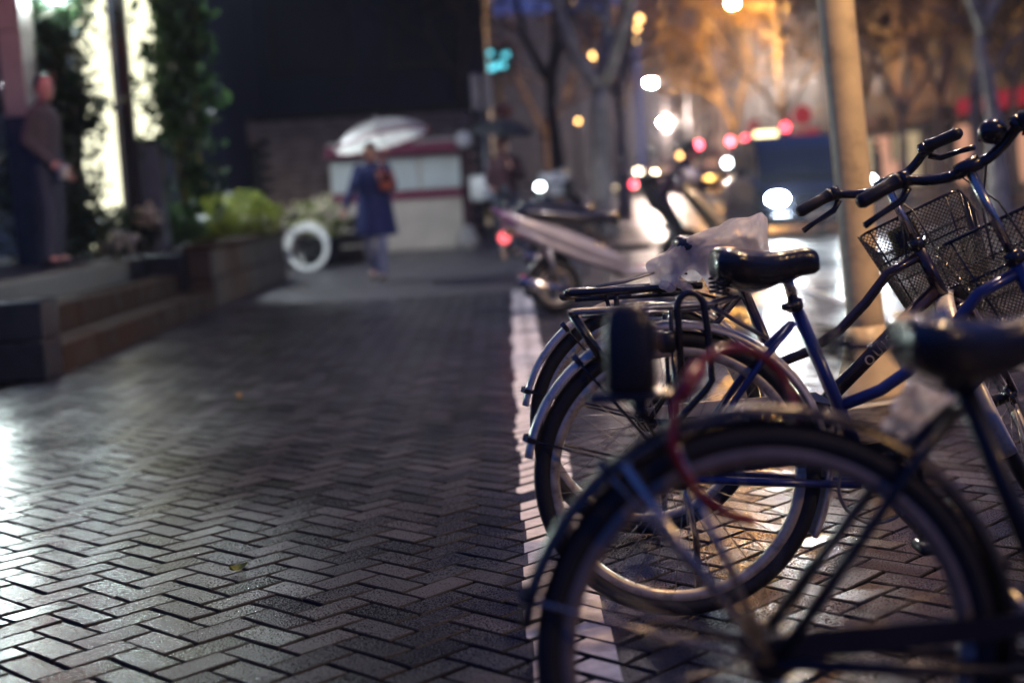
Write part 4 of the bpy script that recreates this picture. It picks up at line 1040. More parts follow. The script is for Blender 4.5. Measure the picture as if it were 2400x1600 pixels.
J = dict(BASE); J.update(el_r=(-.08, -.22, 1.13), wr_r=(.11, -.19, .93), el_l=(-.08, .22, 1.13), wr_l=(.06, .2, .90), look=(.72, -.69, -.02), head=(.045, -.01, 1.60), chest=(.0, 0, 1.27))
person('man in a grey brown jacket standing on the platform looking back over the street', (m0.x, 13.0, .54), R_(-6), J, dict(top='jacket', legs='trousers', hem=.84), scale=1.0)
c0 = V((-3.905, 12.79, 1.375))
cupt = thing('paper_cup', 'pale paper cup held at hip height by the man at left', 'cup', c0 - V((0, 0, .055)))
MB().tube([(0, 0, 0), (0, 0, .003), (0, 0, .105), (0, 0, .11)], [.036, .040, .052, .054], 16).obj('cup', M['paper'], cupt)
MB().tube([(0, 0, .108), (0, 0, .118)], [.056, .05], 16).obj('lid', M['white_cloth'], cupt)

wm = at(890, 655, 16.8)
J = dict(BASE); J.update(head=(.09, 0, 1.565), neck=(.05, 0, 1.43), chest=(.03, 0, 1.26), look=(1, 0, -.25), wr_l=(.22, .125, 1.20), el_l=(.05, .25, 1.15), hd_l=(.15, -.1, .6), el_r=(-.06, -.27, 1.15), wr_r=(.0, -.36, .92),
                       kn_l=(.12, .08, .50), an_l=(.16, .07, .08), toe_l=(.30, .07, .05), kn_r=(.03, -.09, .49), an_r=(-.20, -.09, .12), toe_r=(-.08, -.09, .05))
pw = person('woman in a navy coat walking under a pale umbrella', (wm.x, 16.8, 0), R_(-93), J, dict(top='coat', legs='jeans', hem=.56, flare=.20, top_name='coat', long_hair=True, bulk=1.22), scale=.965)
sc2 = at(905, 405, 16.55)
bagw = thing('shoulder_bag', 'orange red bag held against the navy coat', 'bag', sc2)
MB().box((0, 0, -.1), (.17, .09, .2), .03).obj('pouch', M['red_cloth'], bagw)
MB().tube([(-.06, 0, -.01), (-.05, .02, .13), (0, .05, .24), (.03, .09, .26)], .012, 8).obj('strap', M['red_cloth'], bagw)
MB().box((0, -.05, -.06), (.13, .014, .09), .006).obj('flap', M['dark_red'], bagw)
# umbrella
uc = at(893, 330, 16.6)
um = thing('umbrella', 'milky translucent umbrella with dark red rim held by the woman in navy', 'umbrella', uc)
um.rotation_euler = (R_(-7), R_(-11), 0)
def umbrella(par, Rr, Hh, film, trim, n=8):
    pts = []
    for k in range(n):
        g = MB(); rows = []
        for i in range(8):
            u = i / 7; row = []
            for q_ in range(5):
                a = 6.28318 * (k + q_ / 4) / n; sag = 1 - .07 * math.sin(math.pi * q_ / 4) * u
                row.append(V((Rr * math.sin(u * 1.1) / math.sin(1.1) * math.cos(a) * sag, Rr * math.sin(u * 1.1) / math.sin(1.1) * math.sin(a) * sag, Hh * (math.cos(u * 1.1) - math.cos(1.1)) / (1 - math.cos(1.1)) + .0)))
            rows.append(row)
        for a_, b_ in zip(rows, rows[1:]): g.add(a_ + b_, [(i, i + 1, i + 6, i + 5) for i in range(4)])
        g.obj('canopy_panel', film, par)
        a = 6.28318 * k / n
        MB().tube([V((Rr * math.sin(u * 1.1) / math.sin(1.1) * math.cos(a) * .985, Rr * math.sin(u * 1.1) / math.sin(1.1) * math.sin(a) * .985, Hh * (math.cos(u * 1.1) - math.cos(1.1)) / (1 - math.cos(1.1)) - .008)) for u in (0, .25, .5, .75, 1)], .004, 5).obj('rib', M['steel'], par)
        if trim: MB().tube([rows[-1][i] + V((0, 0, -.012)) for i in range(5)], .016, 6).obj('rim_binding', trim, par)
    MB().tube([(0, 0, Hh + .06), (0, 0, Hh - .02), (0, 0, -.48)], [.006, .008, .008], 8).obj('shaft', M['steel'], par)
    MB().tube([(0, 0, -.46), (0, 0, -.62)], .014, 10).obj('handle', M['black_plastic'], par)
umbrella(um, .58, .235, M['umbrella'], M['trim_red'])

p3 = at(1180, 330, 21.0)
J = dict(BASE); J.update(look=(1, .1, -.1), wr_l=(.25, .12, 1.25), el_l=(.03, .26, 1.13), hd_l=(.1, -.05, .6), wr_r=(.28, -.15, 1.0), el_r=(.02, -.25, 1.1))
person('person in dark red under a small black umbrella beside the white boxes', (p3.x, 21.0, 0), R_(-100), J, dict(top='dark_red', legs='trousers'), scale=1.02)
um2 = thing('umbrella', 'small black umbrella over the person in dark red', 'umbrella', (p3.x - .02, 20.92, 1.80))
um2.rotation_euler = (R_(6), R_(6), 0); umbrella(um2, .50, .2, M['black_cloth'], None)
rd = at(1583, 612, 16.9)
J = dict(BASE); J.update(pelvis=(-.06, 0, .80), waist=(.03, 0, .93), chest=(.20, 0, 1.08), neck=(.30, 0, 1.20), head=(.37, 0, 1.31), look=(1, 0, -.25), sh_l=(.26, .19, 1.14), sh_r=(.26, -.19, 1.14), el_l=(.40, .24, .92), el_r=(.40, -.24, .92), wr_l=(.60, .22, .90), wr_r=(.60, -.22, .90),
                       hip_l=(-.05, .09, .78), hip_r=(-.05, -.09, .78), kn_l=(.16, .12, .45), kn_r=(.10, -.12, .44), an_l=(.08, .12, .08), an_r=(-.06, -.12, .08), toe_l=(.21, .13, .035), toe_r=(.08, -.13, .035))
person('person in dark clothes bending forward beyond the pearl scooter', (rd.x - .12, 16.9, 0), R_(12), J, dict(top='dark_cloth', legs='black_cloth', bent=True))
dp = at(2058, 440, 42)
person('distant pedestrian silhouette across the road right of the pole', (12.6 if dp.x > 12.6 else dp.x, 42, 0), R_(160), BASE, dict(top='dark_cloth', legs='trousers', hem=.6, flare=.2))

# ================================================================== KIOSK AND SMALL STREET THINGS
kx0, kx1 = at(785, 585, 25.5).x, at(1100, 585, 25.5).x; kw = kx1 - kx0
kio = thing('notice_kiosk', 'cream notice kiosk with crimson bands and a pale board', 'kiosk', ((kx0 + kx1) / 2, 25.5, 0))
MB().box((0, .3, .46), (kw, .6, .92), .02).obj('base', M['kiosk'], kio, smooth=False)
MB().box((0, -.02, .99), (kw * 1.0, .1, .14), .01).obj('lower_band', M['kiosk_red'], kio, smooth=False)
MB().box((0, .3, 1.38), (kw, .5, .66), .01).obj('frame', M['kiosk'], kio, smooth=False)
for k in range(3): MB().box((-kw / 2 + kw * (k + .5) / 3, .03, 1.38), (kw / 3 - .06, .05, .58), .008).obj('board_panel', M['board'], kio, smooth=False)
MB().box((0, .12, 1.80), (kw * 1.04, .72, .19), .02).obj('upper_band', M['kiosk_red'], kio, smooth=False)
MB().box((0, .25, 1.93), (kw * 1.0, .6, .07), .02).obj('roof', M['kiosk'], kio, smooth=False)
pxp = at(1098, 585, 25.3)
kp = thing('red_post', 'dark red square post at the right end of the kiosk', 'post', (pxp.x + .03, 25.2, 0))
MB().box((0, 0, .9), (.17, .17, 1.8), .015).obj('shaft', M['dark_red'], kp, smooth=False); MB().box((0, 0, 1.82), (.22, .22, .05), .01).obj('cap', M['steel'], kp, smooth=False)
ql = at(1086, 327, 25.0)
gl = thing('round_sign', 'small round white disc sign on the red post', 'sign', (ql.x, 25.02, ql.z))
MB().tube([(0, -.02, 0), (0, .02, 0)], .15, 24).obj('disc', M['white_cloth'], gl); MB().torus((0, -.02, 0), .15, .012, 'Y', 24, 6).obj('rim', M['steel'], gl)
q = at(1098, 585, 24.4)
sk = thing('white_sack', 'small white rubbish sack at the foot of the red post', 'bag', (q.x, 24.4, 0)); mb = MB().sphere((0, 0, .15), (.2, .17, .16), 20, 14)
mb.v = [p + p.normalized() * .03 * noise.noise(p * 9) + (V((0, 0, .10)) if p.z > .29 else V((0, 0, 0))) for p in mb.v]; mb.obj('sack', M['white_bag'], sk)
q = at(1128, 210, 24.0)
sg = thing('hanging_sign', 'grey two part sign box above the end of the brick wall', 'sign', (q.x, 24, q.z))
for s in (-1, 1): MB().box((s * .10, 0, 0), (.15, .1, .52), .015).obj('sign_face', M['steel'], sg, smooth=False)
MB().box((0, 0, -.3), (.38, .12, .06), .01).obj('bar', M['steel'], sg, smooth=False)
MB().tube([(0, .05, -.3), (0, .05, -q.z)], .03, 10).obj('post', M['steel'], sg)
q = at(1165, 140, 40)
cn = thing('cyan_neon_sign', 'cluster of pale cyan neon lights high among the dark trees', 'sign', (q.x, 40, q.z))
random.seed(4)
for k in range(9): MB().sphere((random.uniform(-.32, .32), 0, random.uniform(-.28, .22)), .075, 10, 6).obj('neon_lamp', M['neon_cyan'], cn)
MB().box((0, .12, 0), (.9, .08, .75), .02).obj('sign_back', M['dark_metal'], cn, smooth=False)
MB().tube([(0, .2, 0), (0, .2, -q.z)], .04, 8).obj('post', M['dark_metal'], cn)
q = at(1180, 262, 30)
rl = thing('red_lantern', 'dim red lantern hanging in the dark trees', 'lantern', (q.x, 30, q.z)); MB().sphere((0, 0, 0), (.17, .17, .15), 14, 10).obj('shade', M['red_cloth'], rl)
MB().tube([(0, 0, .14), (0, 0, .6)], .008, 6).obj('cord', M['black_plastic'], rl); MB().tube([(0, 0, -.14), (0, 0, -.3)], .03, 8).obj('tassel', M['red_cloth'], rl)
# white globe lamp on its bracket at top left
q = at(126, -8, 14.05)
wl = thing('wall_lamp', 'bright white globe lamp on a bracket at the top left edge', 'lamp', (q.x, 14.05, q.z))
MB().sphere((0, 0, .02), (.10, .10, .09), 18, 12).obj('globe', M['white_lamp'], wl)
MB().tube([(0, 0, -.06), (0, 0, -.12), (-.06, 0, -.17), (-.2, .05, -.19), (-.34, .1, -.17)], .014, 8).obj('bracket', M['bark'], wl)
MB().tube([(0, 0, -.05), (0, 0, -.075)], [.05, .05], 14).obj('collar', M['steel'], wl)

# flower bicycle seen near the end of the planter
fb = bicycle('pale tyred bicycle with flowers parked near the end of the planter', tuple(at(700, 634, 20.5))[:2] + (0,), 0, 0, 'black_steel', dict(steer=0, tyre='white_tyre', fender='white_tyre', basket=False, seed=6), group=None)
qa, qb = at(724, 632, 20.4), at(602, 640, 20.9)
fb.location = (qa.x, 20.4, 0); fb.rotation_euler = (0, 0, math.atan2(.22, -1.0))
MB().lathe([(.258, -.012), (.292, -.012), (.292, .012), (.258, .012), (.258, -.012)], 48).xf(Matrix.Translation((0, 0, .33)) @ Matrix.Rotation(R_(90), 4, 'X')).obj('rim_band', M['white_tyre'], fb)
random.seed(13)
p = at(735, 520, 20.9); fc = thing('flower_tub', 'dark tub of pale yellow flowers behind the white tyre ring', 'tub', (p.x, 21.3, 0))
MB().lathe([(.01, 0), (.24, 0), (.27, .03), (.36, .42), (.38, .45), (.34, .45), (.33, .40), (.01, .40)]).obj('tub', M['black_stone'], fc)
shrub('flower_bush', 'pale yellow and white flowers rising from the dark tub', 'plant', (p.x, 21.3, .40), (1.0, .7, .62), 900, .07, 'hedge_leaf', 240)
p = at(812, 560, 22.0)
cr = thing('dark_crate', 'dark stacked crate behind the walking woman', 'crate', (p.x - .05, 22.2, 0))
for k in range(3):
    for s in (-1, 1): MB().box((0, s * .28, .13 + k * .24), (.6, .03, .2), .006).obj('slat', M['dark_metal'], cr, smooth=False)
    for s in (-1, 1): MB().box((s * .3, 0, .13 + k * .24), (.03, .6, .2), .006).obj('slat', M['dark_metal'], cr, smooth=False)
MB().box((0, 0, .03), (.6, .56, .04), .006).obj('floor', M['dark_metal'], cr, smooth=False)

# ================================================================== SCOOTERS AND CARS
def scooter(label, loc, rz, shell, accent, tail, box=False, lamp=None, shield=None):
    t = thing('scooter', label, 'scooter', loc, rz, 'scooters parked along the kerb')
    hub, fh = V((0, 0, .215)), V((1.50, 0, .215))
    for c in (hub, fh):
        wr = link('wheel', None, t)
        MB().torus(c, .172, .045, 'Y', 40, 10).obj('tyre', M['tyre'], wr)
        MB().torus(c, .128, .016, 'Y', 40, 8, fl=(1, 2.2)).obj('rim', M['rim'], wr)
        MB().tube([c + V((0, -.06, 0)), c + V((0, .06, 0))], .04, 14).obj('hub', M['black_steel'], wr)
        for k in range(5):
            a = k * 1.2566; MB().tube([c, c + V((.125 * math.cos(a), 0, .125 * math.sin(a)))], .014, 6).obj('spoke', M['rim'], wr)
    body = MB(); rings = []
    for x, zc, hz, hy in ((-.44, .80, .03, .04), (-.38, .775, .06, .075), (-.25, .72, .085, .105), (-.08, .645, .095, .125), (.12, .555, .10, .14), (.34, .455, .09, .15), (.58, .345, .065, .13)):
        rings.append([V((x, hy * (abs(math.cos(k * .3927)) ** .7) * (1 if math.cos(k * .3927) > 0 else -1), zc + hz * (abs(math.sin(k * .3927)) ** .8) * (1 if math.sin(k * .3927) > 0 else -1))) for k in range(16)])
    body.loft(rings).obj('rear_cowl', M[shell], t)
    MB().loft([[V((x, y * w_, z + dz)) for y, dz in ((-1, 0), (-.8, .035), (0, .05), (.8, .035), (1, 0), (.7, -.05), (-.7, -.05))] for x, z, w_ in ((-.30, .80, .09), (-.2, .80, .13), (.05, .765, .145), (.2, .735, .15), (.42, .735, .13), (.52, .70, .09))]).obj('seat', M['leather'], t)
    MB().tube([(-.30, -.13, .72), (-.44, -.11, .83), (-.47, 0, .85), (-.44, .11, .83), (-.30, .13, .72)], .012, 8).obj('grab_rail', M[accent], t)
    MB().box((.80, 0, .29), (.60, .32, .07), .02).obj('floorboard', M[shell], t)
    for s in (-1, 1): MB().tube([(-.38, s * .085, .72), (-.1, s * .135, .57), (.2, s * .15, .43), (.56, s * .145, .29)], .022, 8, flat=(1.3, .5)).obj('side_strip', M[shell], t)
    sh = MB(); rings = []
    for x, z, hw, th in ((1.14, .25, .12, .03), (1.34, .34, .17, .05), (1.40, .48, .19, .07), (1.29, .66, .20, .07), (1.15, .83, .16, .06), (1.05, .95, .08, .05)):
        rings.append([V((x + th * math.cos(k * .5236) + .05 * (1 - (math.sin(k * .5236)) ** 2), hw * math.sin(k * .5236), z)) for k in range(12)])
    sh.loft(rings).obj('front_shield', M[shield or shell], t)
    for s in (-1, 1): MB().tube([(1.26, s * .06, .52), fh + V((-.06, s * .085, .12)), fh + V((0, s * .085, 0))], [.022, .022, .018], 8).obj('fork_leg', M['steel'], t)
    arc = MB(); arc_sweep(arc, fh, .235, 20, 165, [(-.065, -.02), (-.05, .012), (0, .022), (.05, .012), (.065, -.02), (.045, -.006), (-.045, -.006)], 16); arc.obj('front_fender', M[shell], t)
    arc = MB(); arc_sweep(arc, hub, .24, 70, 195, [(-.06, -.02), (-.05, .008), (0, .016), (.05, .008), (.06, -.02), (.04, -.006), (-.04, -.006)], 16); arc.obj('rear_fender', M['black_plastic'], t)
    MB().tube([(1.08, 0, .90), (1.05, 0, 1.02)], .045, 12).obj('steering_head', M[shell], t)
    MB().tube([(.92, -.33, 1.03), (1.02, -.2, 1.03), (1.06, 0, 1.02), (1.02, .2, 1.03), (.92, .33, 1.03)], .017, 10).obj('handlebar', M['black_steel'], t)
    MB().sphere((1.13, 0, 1.0), (.09, .12, .085), 14, 10).obj('headlamp_cowl', M[shell], t)
    MB().sphere((1.19, 0, 1.0), (.045, .075, .055), 12, 8).obj('headlight', M[lamp] if lamp else M['glass'], t)
    for s in (-1, 1):
        MB().tube([(.96, s * .26, 1.04), (.94, s * .30, 1.16), (.93, s * .33, 1.20)], .007, 6).obj('mirror_stalk', M['chrome'], t)
        MB().sphere((.93, s * .34, 1.225), (.012, .06, .04), 12, 8).obj('mirror', M['chrome'], t)
        MB().tube([(.94, s * .30, 1.03), (.89, s * .40, 1.03)], .02, 8).obj('grip', M['black_plastic'], t)
    MB().sphere((-.385, 0, .62), (.05, .085, .05), 14, 10).obj('tail_light', M[tail], t)
    for s in (-1, 1): MB().sphere((-.36, s * .10, .665), (.04, .03, .03), 10, 8).obj('indicator', M['reflector'], t)
    MB().box((-.40, 0, .50), (.012, .17, .11), .004).obj('number_plate', M['plate'], t, smooth=False)
    MB().tube([(.1, -.16, .2), (-.1, -.17, .22), (-.32, -.17, .29)], [.03, .045, .05], 12).obj('exhaust', M['chrome'], t)
    MB().tube([(.45, .1, .3), (.42, .18, .02)], .012, 6).obj('kickstand', M['steel'], t)
    for s in (-1, 1): MB().tube([(0, s * .09, .23), (-.06, s * .12, .52)], .026, 10).obj('shock_absorber', M['steel'], t)
    if box:
        MB().box((-.38, 0, 1.03), (.44, .44, .40), .03).obj('delivery_box', M['box_white'], t)
        MB().box((-.38, 0, 1.24), (.46, .46, .03), .01).obj('box_lid', M['steel'], t)
    return t
q = at(1305, 735, 11.2)
scooter('pearl scooter with purple grab rail and glowing red tail light', (q.x, 11.2, 0), R_(9), 'scooter_white', 'scooter_purple', 'tail_near', shield='gold_lit_shield')
q = at(1185, 560, 22.3)
scooter('scooter with a white delivery box beside the person in dark red', (q.x + .1, 22.6, 0), R_(30), 'black_plastic', 'chrome', 'reflector', True)
q = at(1255, 540, 24)
scooter('scooter with a white delivery box and lit headlamp facing the street', (q.x + .3, 24.2, 0), R_(-100), 'black_plastic', 'chrome', 'reflector', True, 'headlight_cool')
q = at(1290, 600, 15.2)
scooter('black scooter half hidden behind the pearl one with the red tail light', (q.x, 15.4, 0), R_(8), 'black_plastic', 'chrome', 'reflector')

def car(label, loc, rz, paint, W=1.8, Lc=4.5, H_=1.65, front=True, lampm='headlight_dim', tailm='tail', on=True, group='cars on the street', name='car', spot=0):
    """front towards -Y in its own axes"""
    t = thing(name, label, 'car' if name == 'car' else 'minivan', loc, rz, group)
    def ring(y, hw, zb, zt, rr=.09):
        q = []
        for a, b, cx, cz in ((1, 1, hw - rr, zt - rr), (-1, 1, -hw + rr, zt - rr), (-1, -1, -hw + rr, zb + rr), (1, -1, hw - rr, zb + rr)):
            a0 = {(1, 1): 0, (-1, 1): 90, (-1, -1): 180, (1, -1): 270}[(a, b)]
            for k in range(4): q.append(V((cx + rr * math.cos(R_(a0 + 30 * k)), y, cz + rr * math.sin(R_(a0 + 30 * k)))))
        return q
    h2, w2 = Lc / 2, W / 2; zb = .22; belt = H_ * .58
    MB().loft([ring(-h2, w2 * .80, .32, belt * .72), ring(-h2 + .08, w2 * .93, zb, belt * .80), ring(-h2 + .5, w2, zb, belt * .88), ring(-h2 + 1.05, w2, zb, belt), ring(h2 - .6, w2, zb, belt), ring(h2 - .1, w2 * .96, zb, belt * .98), ring(h2, w2 * .86, .35, belt * .9)]).obj('body', M[paint], t)
    MB().loft([ring(-h2 + .80, w2 * .86, belt - .05, belt + .06, .05), ring(-h2 + 1.15, w2 * .84, belt - .05, belt + .30, .08), ring(-h2 + 1.65, w2 * .80, belt - .05, H_ - .03, .12), ring(0.3, w2 * .80, belt - .05, H_, .12), ring(h2 - .45, w2 * .78, belt - .05, H_ - .05, .12), ring(h2 - .12, w2 * .76, belt - .05, H_ - .45, .1)]).obj('cabin', M[paint], t)
    MB().loft([[V((s * w2 * (.70 if k else .78), -h2 + (1.60 if k else .94) - .03, (H_ - .10) if k else belt + .10)) for s in (-1, 1)] + [V((s * w2 * (.70 if k else .78), -h2 + (1.60 if k else .94) + .02, (H_ - .12) if k else belt + .08)) for s in (1, -1)] for k in (0, 1)]).obj('windscreen', M['glass'], t, smooth=False)
    MB().box((0, h2 - .25, belt + .28), (W * .66, .03, .34), .01, Matrix.Rotation(R_(-30), 3, 'X')).obj('rear_window', M['glass'], t, smooth=False)
    for s in (-1, 1):
        for y0, y1 in ((-h2 + 1.65, -.15), (-.05, h2 - .9)): MB().box((s * w2 * .815, (y0 + y1) / 2, belt + .27), (.03, y1 - y0, .38), .01).obj('side_window', M['glass'], t, smooth=False)
        MB().box((s * (w2 + .09), -h2 + 1.35, belt + .12), (.18, .08, .13), .03).obj('wing_mirror', M[paint], t)
        MB().sphere((s * w2 * .70, -h2 + .0, belt * .66), (.17, .07, .10) if name == 'minivan' else (.15, .07, .075), 14, 8).obj('headlight', M[lampm] if on and front else M['glass'], t)
        MB().box((s * w2 * .82, h2 - .03, belt * .78), (.16, .1, .22), .02).obj('tail_light', M[tailm] if on and not front else M['dark_red'], t)
        for y in (-h2 + .85, h2 - .8):
            wr = MB().torus((s * (w2 - .1), y, .31), .23, .085, 'Y', 28, 8); wr.v = [V((s * (w2 - .1) + (p.y - y), y + (p.x - s * (w2 - .1)), p.z)) for p in wr.v]
            wp = wr.obj('wheel', M['tyre'], t); MB().tube([(s * (w2 - .1) - .05, y, .31), (s * (w2 - .1) + .05 * s + .0, y, .31)], .17, 16).obj('rim', M['rim'], wp)
    MB().box((0, -h2 + .03, belt * .60), (W * .46, .06, .16), .02).obj('grille', M['black_plastic'], t, smooth=False)
    for k in range(3): MB().box((0, -h2 - .005, belt * .60 - .05 + k * .05), (W * .44, .02, .012), .003).obj('grille_bar', M['chrome'], t, smooth=False)
    MB().box((0, -h2 - .02, .36), (W * .86, .12, .15), .04).obj('bumper', M[paint], t)
    MB().box((0, -h2 - .09, .40), (.44, .012, .13), .004).obj('number_plate', M['plate'], t, smooth=False)
    MB().box((0, h2 + .02, .40), (W * .86, .12, .17), .04).obj('bumper', M[paint], t)
    MB().box((0, h2 + .03, .72), (.44, .014, .13), .004).obj('number_plate', M['plate'], t, smooth=False)
    if spot:
        for s in (-1, 1):
            l = bpy.data.lights.new('headlight_beam', 'SPOT'); l.energy = spot; l.color = (.88, .96, 1.0); l.spot_size = R_(58); l.spot_blend = 1.0; l.shadow_soft_size = .07
            o = bpy.data.objects.new('headlight_beam', l); COL.objects.link(o); o.parent = t; o.location = (s * w2 * .70, -h2 - .06, belt * .66); o.rotation_euler = (R_(84), 0, R_(180))
    return t
ZR = -.13
vx = at(1918, 540, 24.2).x
vn = car('black minivan with blazing headlights coming up the wet road', (vx, 24.2 + 2.25, ZR), 0, 'car_black', 1.95, 4.6, 1.80, True, 'headlight', name='minivan', group=None, spot=4500)
q = at(1812, 330, 25.6); tx = thing('roof_lamp', 'small lit lamp box on the minivan roof', 'lamp', (q.x, 26.3, 1.66)); MB().box((0, 0, .05), (.42, .14, .11), .03).obj('lamp_box', M['taxi'], tx); MB().box((0, 0, -.01), (.5, .16, .03), .01).obj('lamp_base', M['black_plastic'], tx)
for px, Y, front, pt, lb, dx, lm in ((1498, 96, True, 'car_grey', 'oncoming car with warm headlights in the near lane far up the street', 0, 'headlight_dim'),
                             (1612, 98, False, 'car_red', 'car driving away with red tail lights in the far lane', .2, ''),
                             (1560, 118, True, 'car_grey', 'oncoming car with cool headlights behind the nearer one', 0, 'headlight_dim'), (1660, 70, False, 'car_black', 'dark car with red tail lights ahead of the red car', .3, ''),
                             (1592, 110, False, 'car_black', 'small far car with red tail lights at the end of the road', .6, ''), (1476, 130, True, 'car_grey', 'far oncoming car close to the tree trunks', 0, 'headlight_dim'),
                             (1695, 88, True, 'car_grey', 'oncoming car with cool lights left of the minivan', 0, 'headlight_cool')):
    X = (px - 1200) / FPX * Y
    car(lb, (X + dx, Y, ZR), 0 if front else 0, pt, front=front, lampm=lm or 'headlight_dim')
# street lamps far along the street
def far_lamp(label, px, py, Y, X_pole, lm, r, group='street lamps along the street'):
    q = at(px, py, Y); t = thing('street_lamp', label, 'street lamp', (X_pole, Y, 0), group=group); h = q.z
    MB().tube([(0, 0, 0), (0, 0, .6), (0, 0, h)], [.11, .09, .055], 10).obj('shaft', M['steel'], t)
    MB().tube([(0, 0, h - .1), ((q.x - X_pole) * .5, 0, h + .18), (q.x - X_pole, 0, h + .12)], .035, 8).obj('arm', M['steel'], t)
    MB().box((q.x - X_pole, 0, h + .12), (.55, .28, .1), .03).obj('lamp_head', M['steel'], t)
    MB().sphere((q.x - X_pole, 0, h), (r, r * .8, r * .55), 16, 10).obj('lamp_glass', M[lm], t)
far_lamp('orange sodium street lamp at the top of the picture above the yellow leaves', 1717, 10, 66, 12.9, 'sodium', .20)
far_lamp('white street lamp hanging highest left of the orange one', 1525, 194, 98, 12.9, 'warm_lamp', .30)
far_lamp('white street lamp second in the descending row', 1556, 287, 140, 17.5, 'warm_lamp', .38)
far_lamp('white street lamp lowest in the descending row', 1575, 318, 170, 21.5, 'warm_lamp', .45)
far_lamp('small amber street lamp beside the lowest white ones', 1540, 312, 160, 18.8, 'amber', .5)
far_lamp('small amber street lamp right of the lowest white ones', 1592, 311, 165, 21.6, 'amber', .42)
far_lamp('orange street lamp above the top edge over the far side trees', 2116, -300, 40, 13.4, 'sodium_soft', .17)
def signal(label, px, py, Y, X, lm, r):
    q = at(px, py, Y); t = thing('traffic_light', label, 'traffic light', (X, Y, 0), group='traffic lights up the street'); h = q.z
    MB().tube([(0, 0, 0), (0, 0, h + .7)], [.09, .06], 10).obj('shaft', M['steel'], t); MB().tube([(0, 0, h), (q.x - X, 0, h)], .04, 8).obj('arm', M['steel'], t)
    MB().box((q.x - X, .12, h - .3), (.36, .2, 1.1), .05).obj('housing', M['black_plastic'], t)
    for k, m_ in enumerate((M[lm], M['glass'], M['glass'])): MB().tube([(q.x - X, .02, h - .34 * k), (q.x - X, -.02, h - .34 * k)], r, 18).obj('lens', m_, t)
signal('red traffic light above the distant cars', 1637, 340, 92, 13.0, 'signal_red', .19)
signal('fainter red traffic light left of the minivan roof', 1748, 326, 74, 13.2, 'tail', .16)
signal('red traffic light right above the minivan', 1841, 298, 60, 13.4, 'tail', .15)
# lamp on the gate house corner, lamp farther back along the kerb
yl = thing('wall_lamp', 'shaded white lamp on a long bracket from the gate house over the kiosk forecourt', 'lamp', (-4.3, 18.1, 4.8))
MB().sphere((0, 0, 0), (.1, .1, .05), 18, 10).obj('lamp_glass', M['yard_lamp'], yl)
MB().tube([(0, 0, .20), (0, 0, .28), (-.3, .3, .34), (-.75, .8, .34)], .025, 8).obj('bracket', M['steel'], yl)
MB().lathe([(.02, .22), (.14, .18), (.24, .08), (.36, -.11), (.35, -.115), (.23, .07), (.02, .16)]).obj('lamp_shade', M['steel'], yl)  # unseen shade, shaped to keep lamp light off the dark building
fl = thing('sheen_lamp', 'unseen boxed lamp added by the steps for the sheen on the bricks', 'lamp', (-3.47, 8.78, .74))  # unseen lamp added to lay a sheen on the left bricks
fl.rotation_euler = (0, 0, R_(30))
MB().box((0, -.10, 0), (.46, .02, .28)).obj('lamp_glass', M['sheen_glow'], fl, smooth=False)
for c_, z_ in (((0, -.07, .17), (.56, .2, .04)), ((0, -.07, -.17), (.56, .2, .04)), ((.26, -.07, 0), (.04, .2, .34)), ((-.26, -.07, 0), (.04, .2, .34)), ((0, -.02, 0), (.54, .08, .34))): MB().box(c_, z_, .005).obj('housing', M['dark_metal'], fl, smooth=False)
MB().box((0, 0, -.21), (.2, .14, .06), .01).obj('foot', M['dark_metal'], fl, smooth=False)
sl = thing('street_lamp', 'sodium street lamp on a steel pole along the kerb behind the viewer', 'street lamp', (2.9, -1.6, ZR))
MB().tube([(0, 0, 0), (0, 0, .5), (0, 0, 6.4)], [.09, .08, .055], 14).obj('shaft', M['steel'], sl)
MB().tube([(0, 0, 5.9), (1.0, 0, 6.3), (3.2, 0, 6.0)], .035, 8).obj('arm', M['steel'], sl)
MB().box((3.5, 0, 5.95), (.7, .3, .1), .03).obj('lamp_head', M['steel'], sl)
MB().sphere((3.5, 0, 5.86), (.24, .2, .09), 18, 10).obj('lamp_glass', M['rear_sodium'], sl)
gl_ = thing('red_lantern', 'unseen red lantern added above the man to redden his face', 'lantern', (-4.25, 11.9, 3.35))  # unseen lantern added to throw red light on the man
MB().sphere((0, 0, 0), (.15, .15, .13), 16, 10).obj('shade', M['red_face_fill'], gl_)
MB().tube([(0, 0, .12), (0, 0, .16)], .06, 12).obj('cap', M['dark_metal'], gl_); MB().tube([(0, 0, -.12), (0, 0, -.3)], .03, 8).obj('tassel', M['red_cloth'], gl_)
MB().tube([(0, 0, .15), (0, .3, .6), (-.2, 1.65, .62)], .015, 8).obj('arm', M['dark_metal'], gl_)
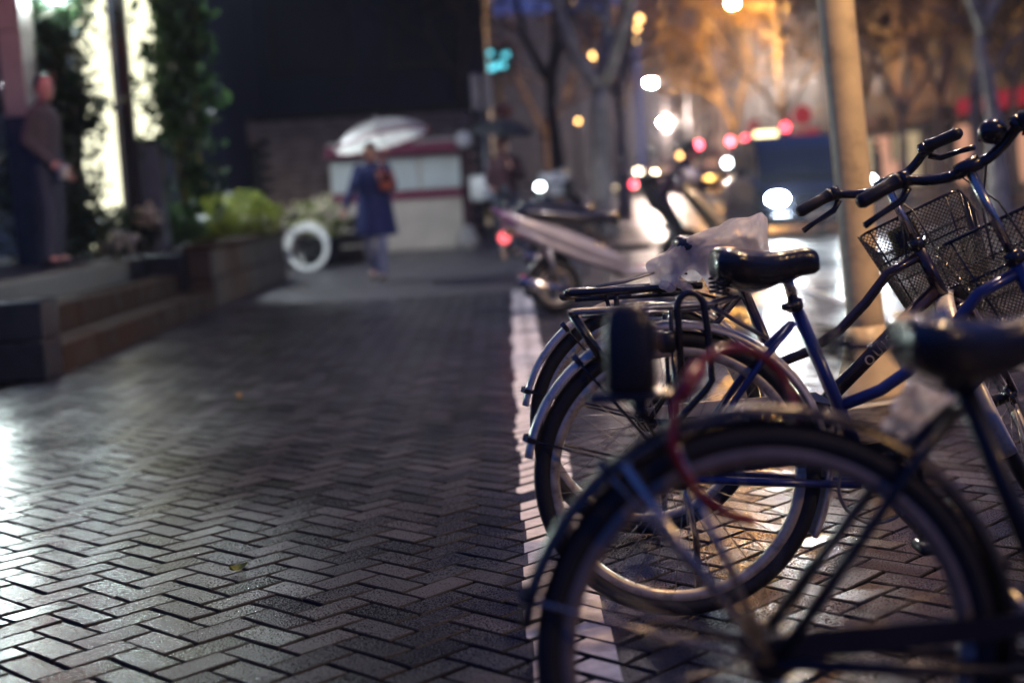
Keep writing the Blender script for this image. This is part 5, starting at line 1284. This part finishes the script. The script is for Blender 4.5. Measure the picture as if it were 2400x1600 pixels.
# distant shop lights
random.seed(17)
lights = MB
for i, (px, py, Y, mname, r) in enumerate(((1497, 402, 90, 'headlight_dim', .16), (1485, 432, 60, 'tail', .12), (1605, 375, 90, 'amber', .18), (1622, 400, 85, 'signal_red', .16), (1664, 432, 58, 'headlight_dim', .13), (1704, 382, 80, 'headlight_cool', .2),
                              (1735, 422, 70, 'amber', .12), (1608, 437, 62, 'headlight_dim', .1), (1595, 365, 110, 'amber', .2), (1536, 408, 88, 'headlight_dim', .16), (1508, 432, 58, 'headlight_dim', .1), (2043, 421, 30, 'headlight_cool', .07),
                              (1712, 331, 95, 'signal_red', .2), (1770, 300, 90, 'neon_red', .5), (1842, 285, 64, 'neon_red', .25), (1880, 270, 64, 'neon_red', .45), (2100, 400, 46, 'shop_warm', .3), (2378, 302, 50, 'amber', .14), (2335, 322, 50, 'headlight_dim', .14), (1425, 42, 40, 'headlight_cool', .05), (1392, 130, 38, 'amber', .09), (1485, 95, 42, 'amber', .09), (1498, 45, 42, 'amber', .10), (1492, 66, 42, 'amber', .08), (1355, 284, 40, 'amber', .06), (1335, 4, 40, 'amber', .09))):
    q = at(px, py, Y); names = {'headlight_dim': 'warm white', 'tail': 'red', 'amber': 'amber', 'signal_red': 'bright red', 'headlight_cool': 'cool white', 'neon_red': 'red glowing', 'shop_warm': 'salmon pink'}
    where = ['between the trunks and the bending person', 'at the left end of the row of car lights', 'over the bending person, highest of the amber ones there', 'just right of the bending person', 'near the right end of the row of car lights', 'standing alone left of the minivan', 'low beside the left flank of the minivan', 'below the bright red one right of the bending person', 'just above the head of the bending person', 'against the left shoulder of the bending person', 'lowest, beside the left end of the row of car lights', 'right of the pole above the handlebar grip', 'left of the two red traffic lights over the minivan', 'broad and dim above the minivan', 'between the minivan roof and the pole', 'broad and dim touching the left edge of the pole', 'low beside the distant silhouette right of the pole', 'at the far right just above the bicycle bell', 'at the far right just left of the bicycle bell', 'highest, in the fork of the pale tree trunk', 'inside the fork of the pale tree trunk', 'at the foot of the amber string right of the fork', 'at the top of the amber string right of the fork', 'in the middle of the amber string right of the fork', 'left of the pale trunk below its fork', 'at the very top beside the left limb of the pale tree'][i]
    t = thing('street_light_bulb', '%s light %s' % (names[mname], where), 'light', (q.x, Y, q.z), group='small lights far up the street')
    MB().sphere((0, 0, 0), (r, r * .6, r), 12, 8).obj('bulb', M[mname], t)
    MB().tube([(0, r * .4, 0), (0, r * .4, -q.z + (ZR if q.x > XK else 0))], .02, 6).obj('stalk', M['steel'], t)

# damp night air that fades the far street
hm = bpy.data.materials.new('damp_air'); hm.use_nodes = True; nt = hm.node_tree
nt.nodes.remove(nt.nodes['Principled BSDF']); pv = nt.nodes.new('ShaderNodeVolumePrincipled')
pv.inputs['Color'].default_value = (.74, .80, 1.0, 1); pv.inputs['Density'].default_value = .0007; pv.inputs['Anisotropy'].default_value = .6
nt.links.new(pv.outputs[0], nt.nodes['Material Output'].inputs['Volume'])
MB().box((0, 145, 14), (120, 330, 31)).obj('haze', hm, smooth=False, kind='stuff')
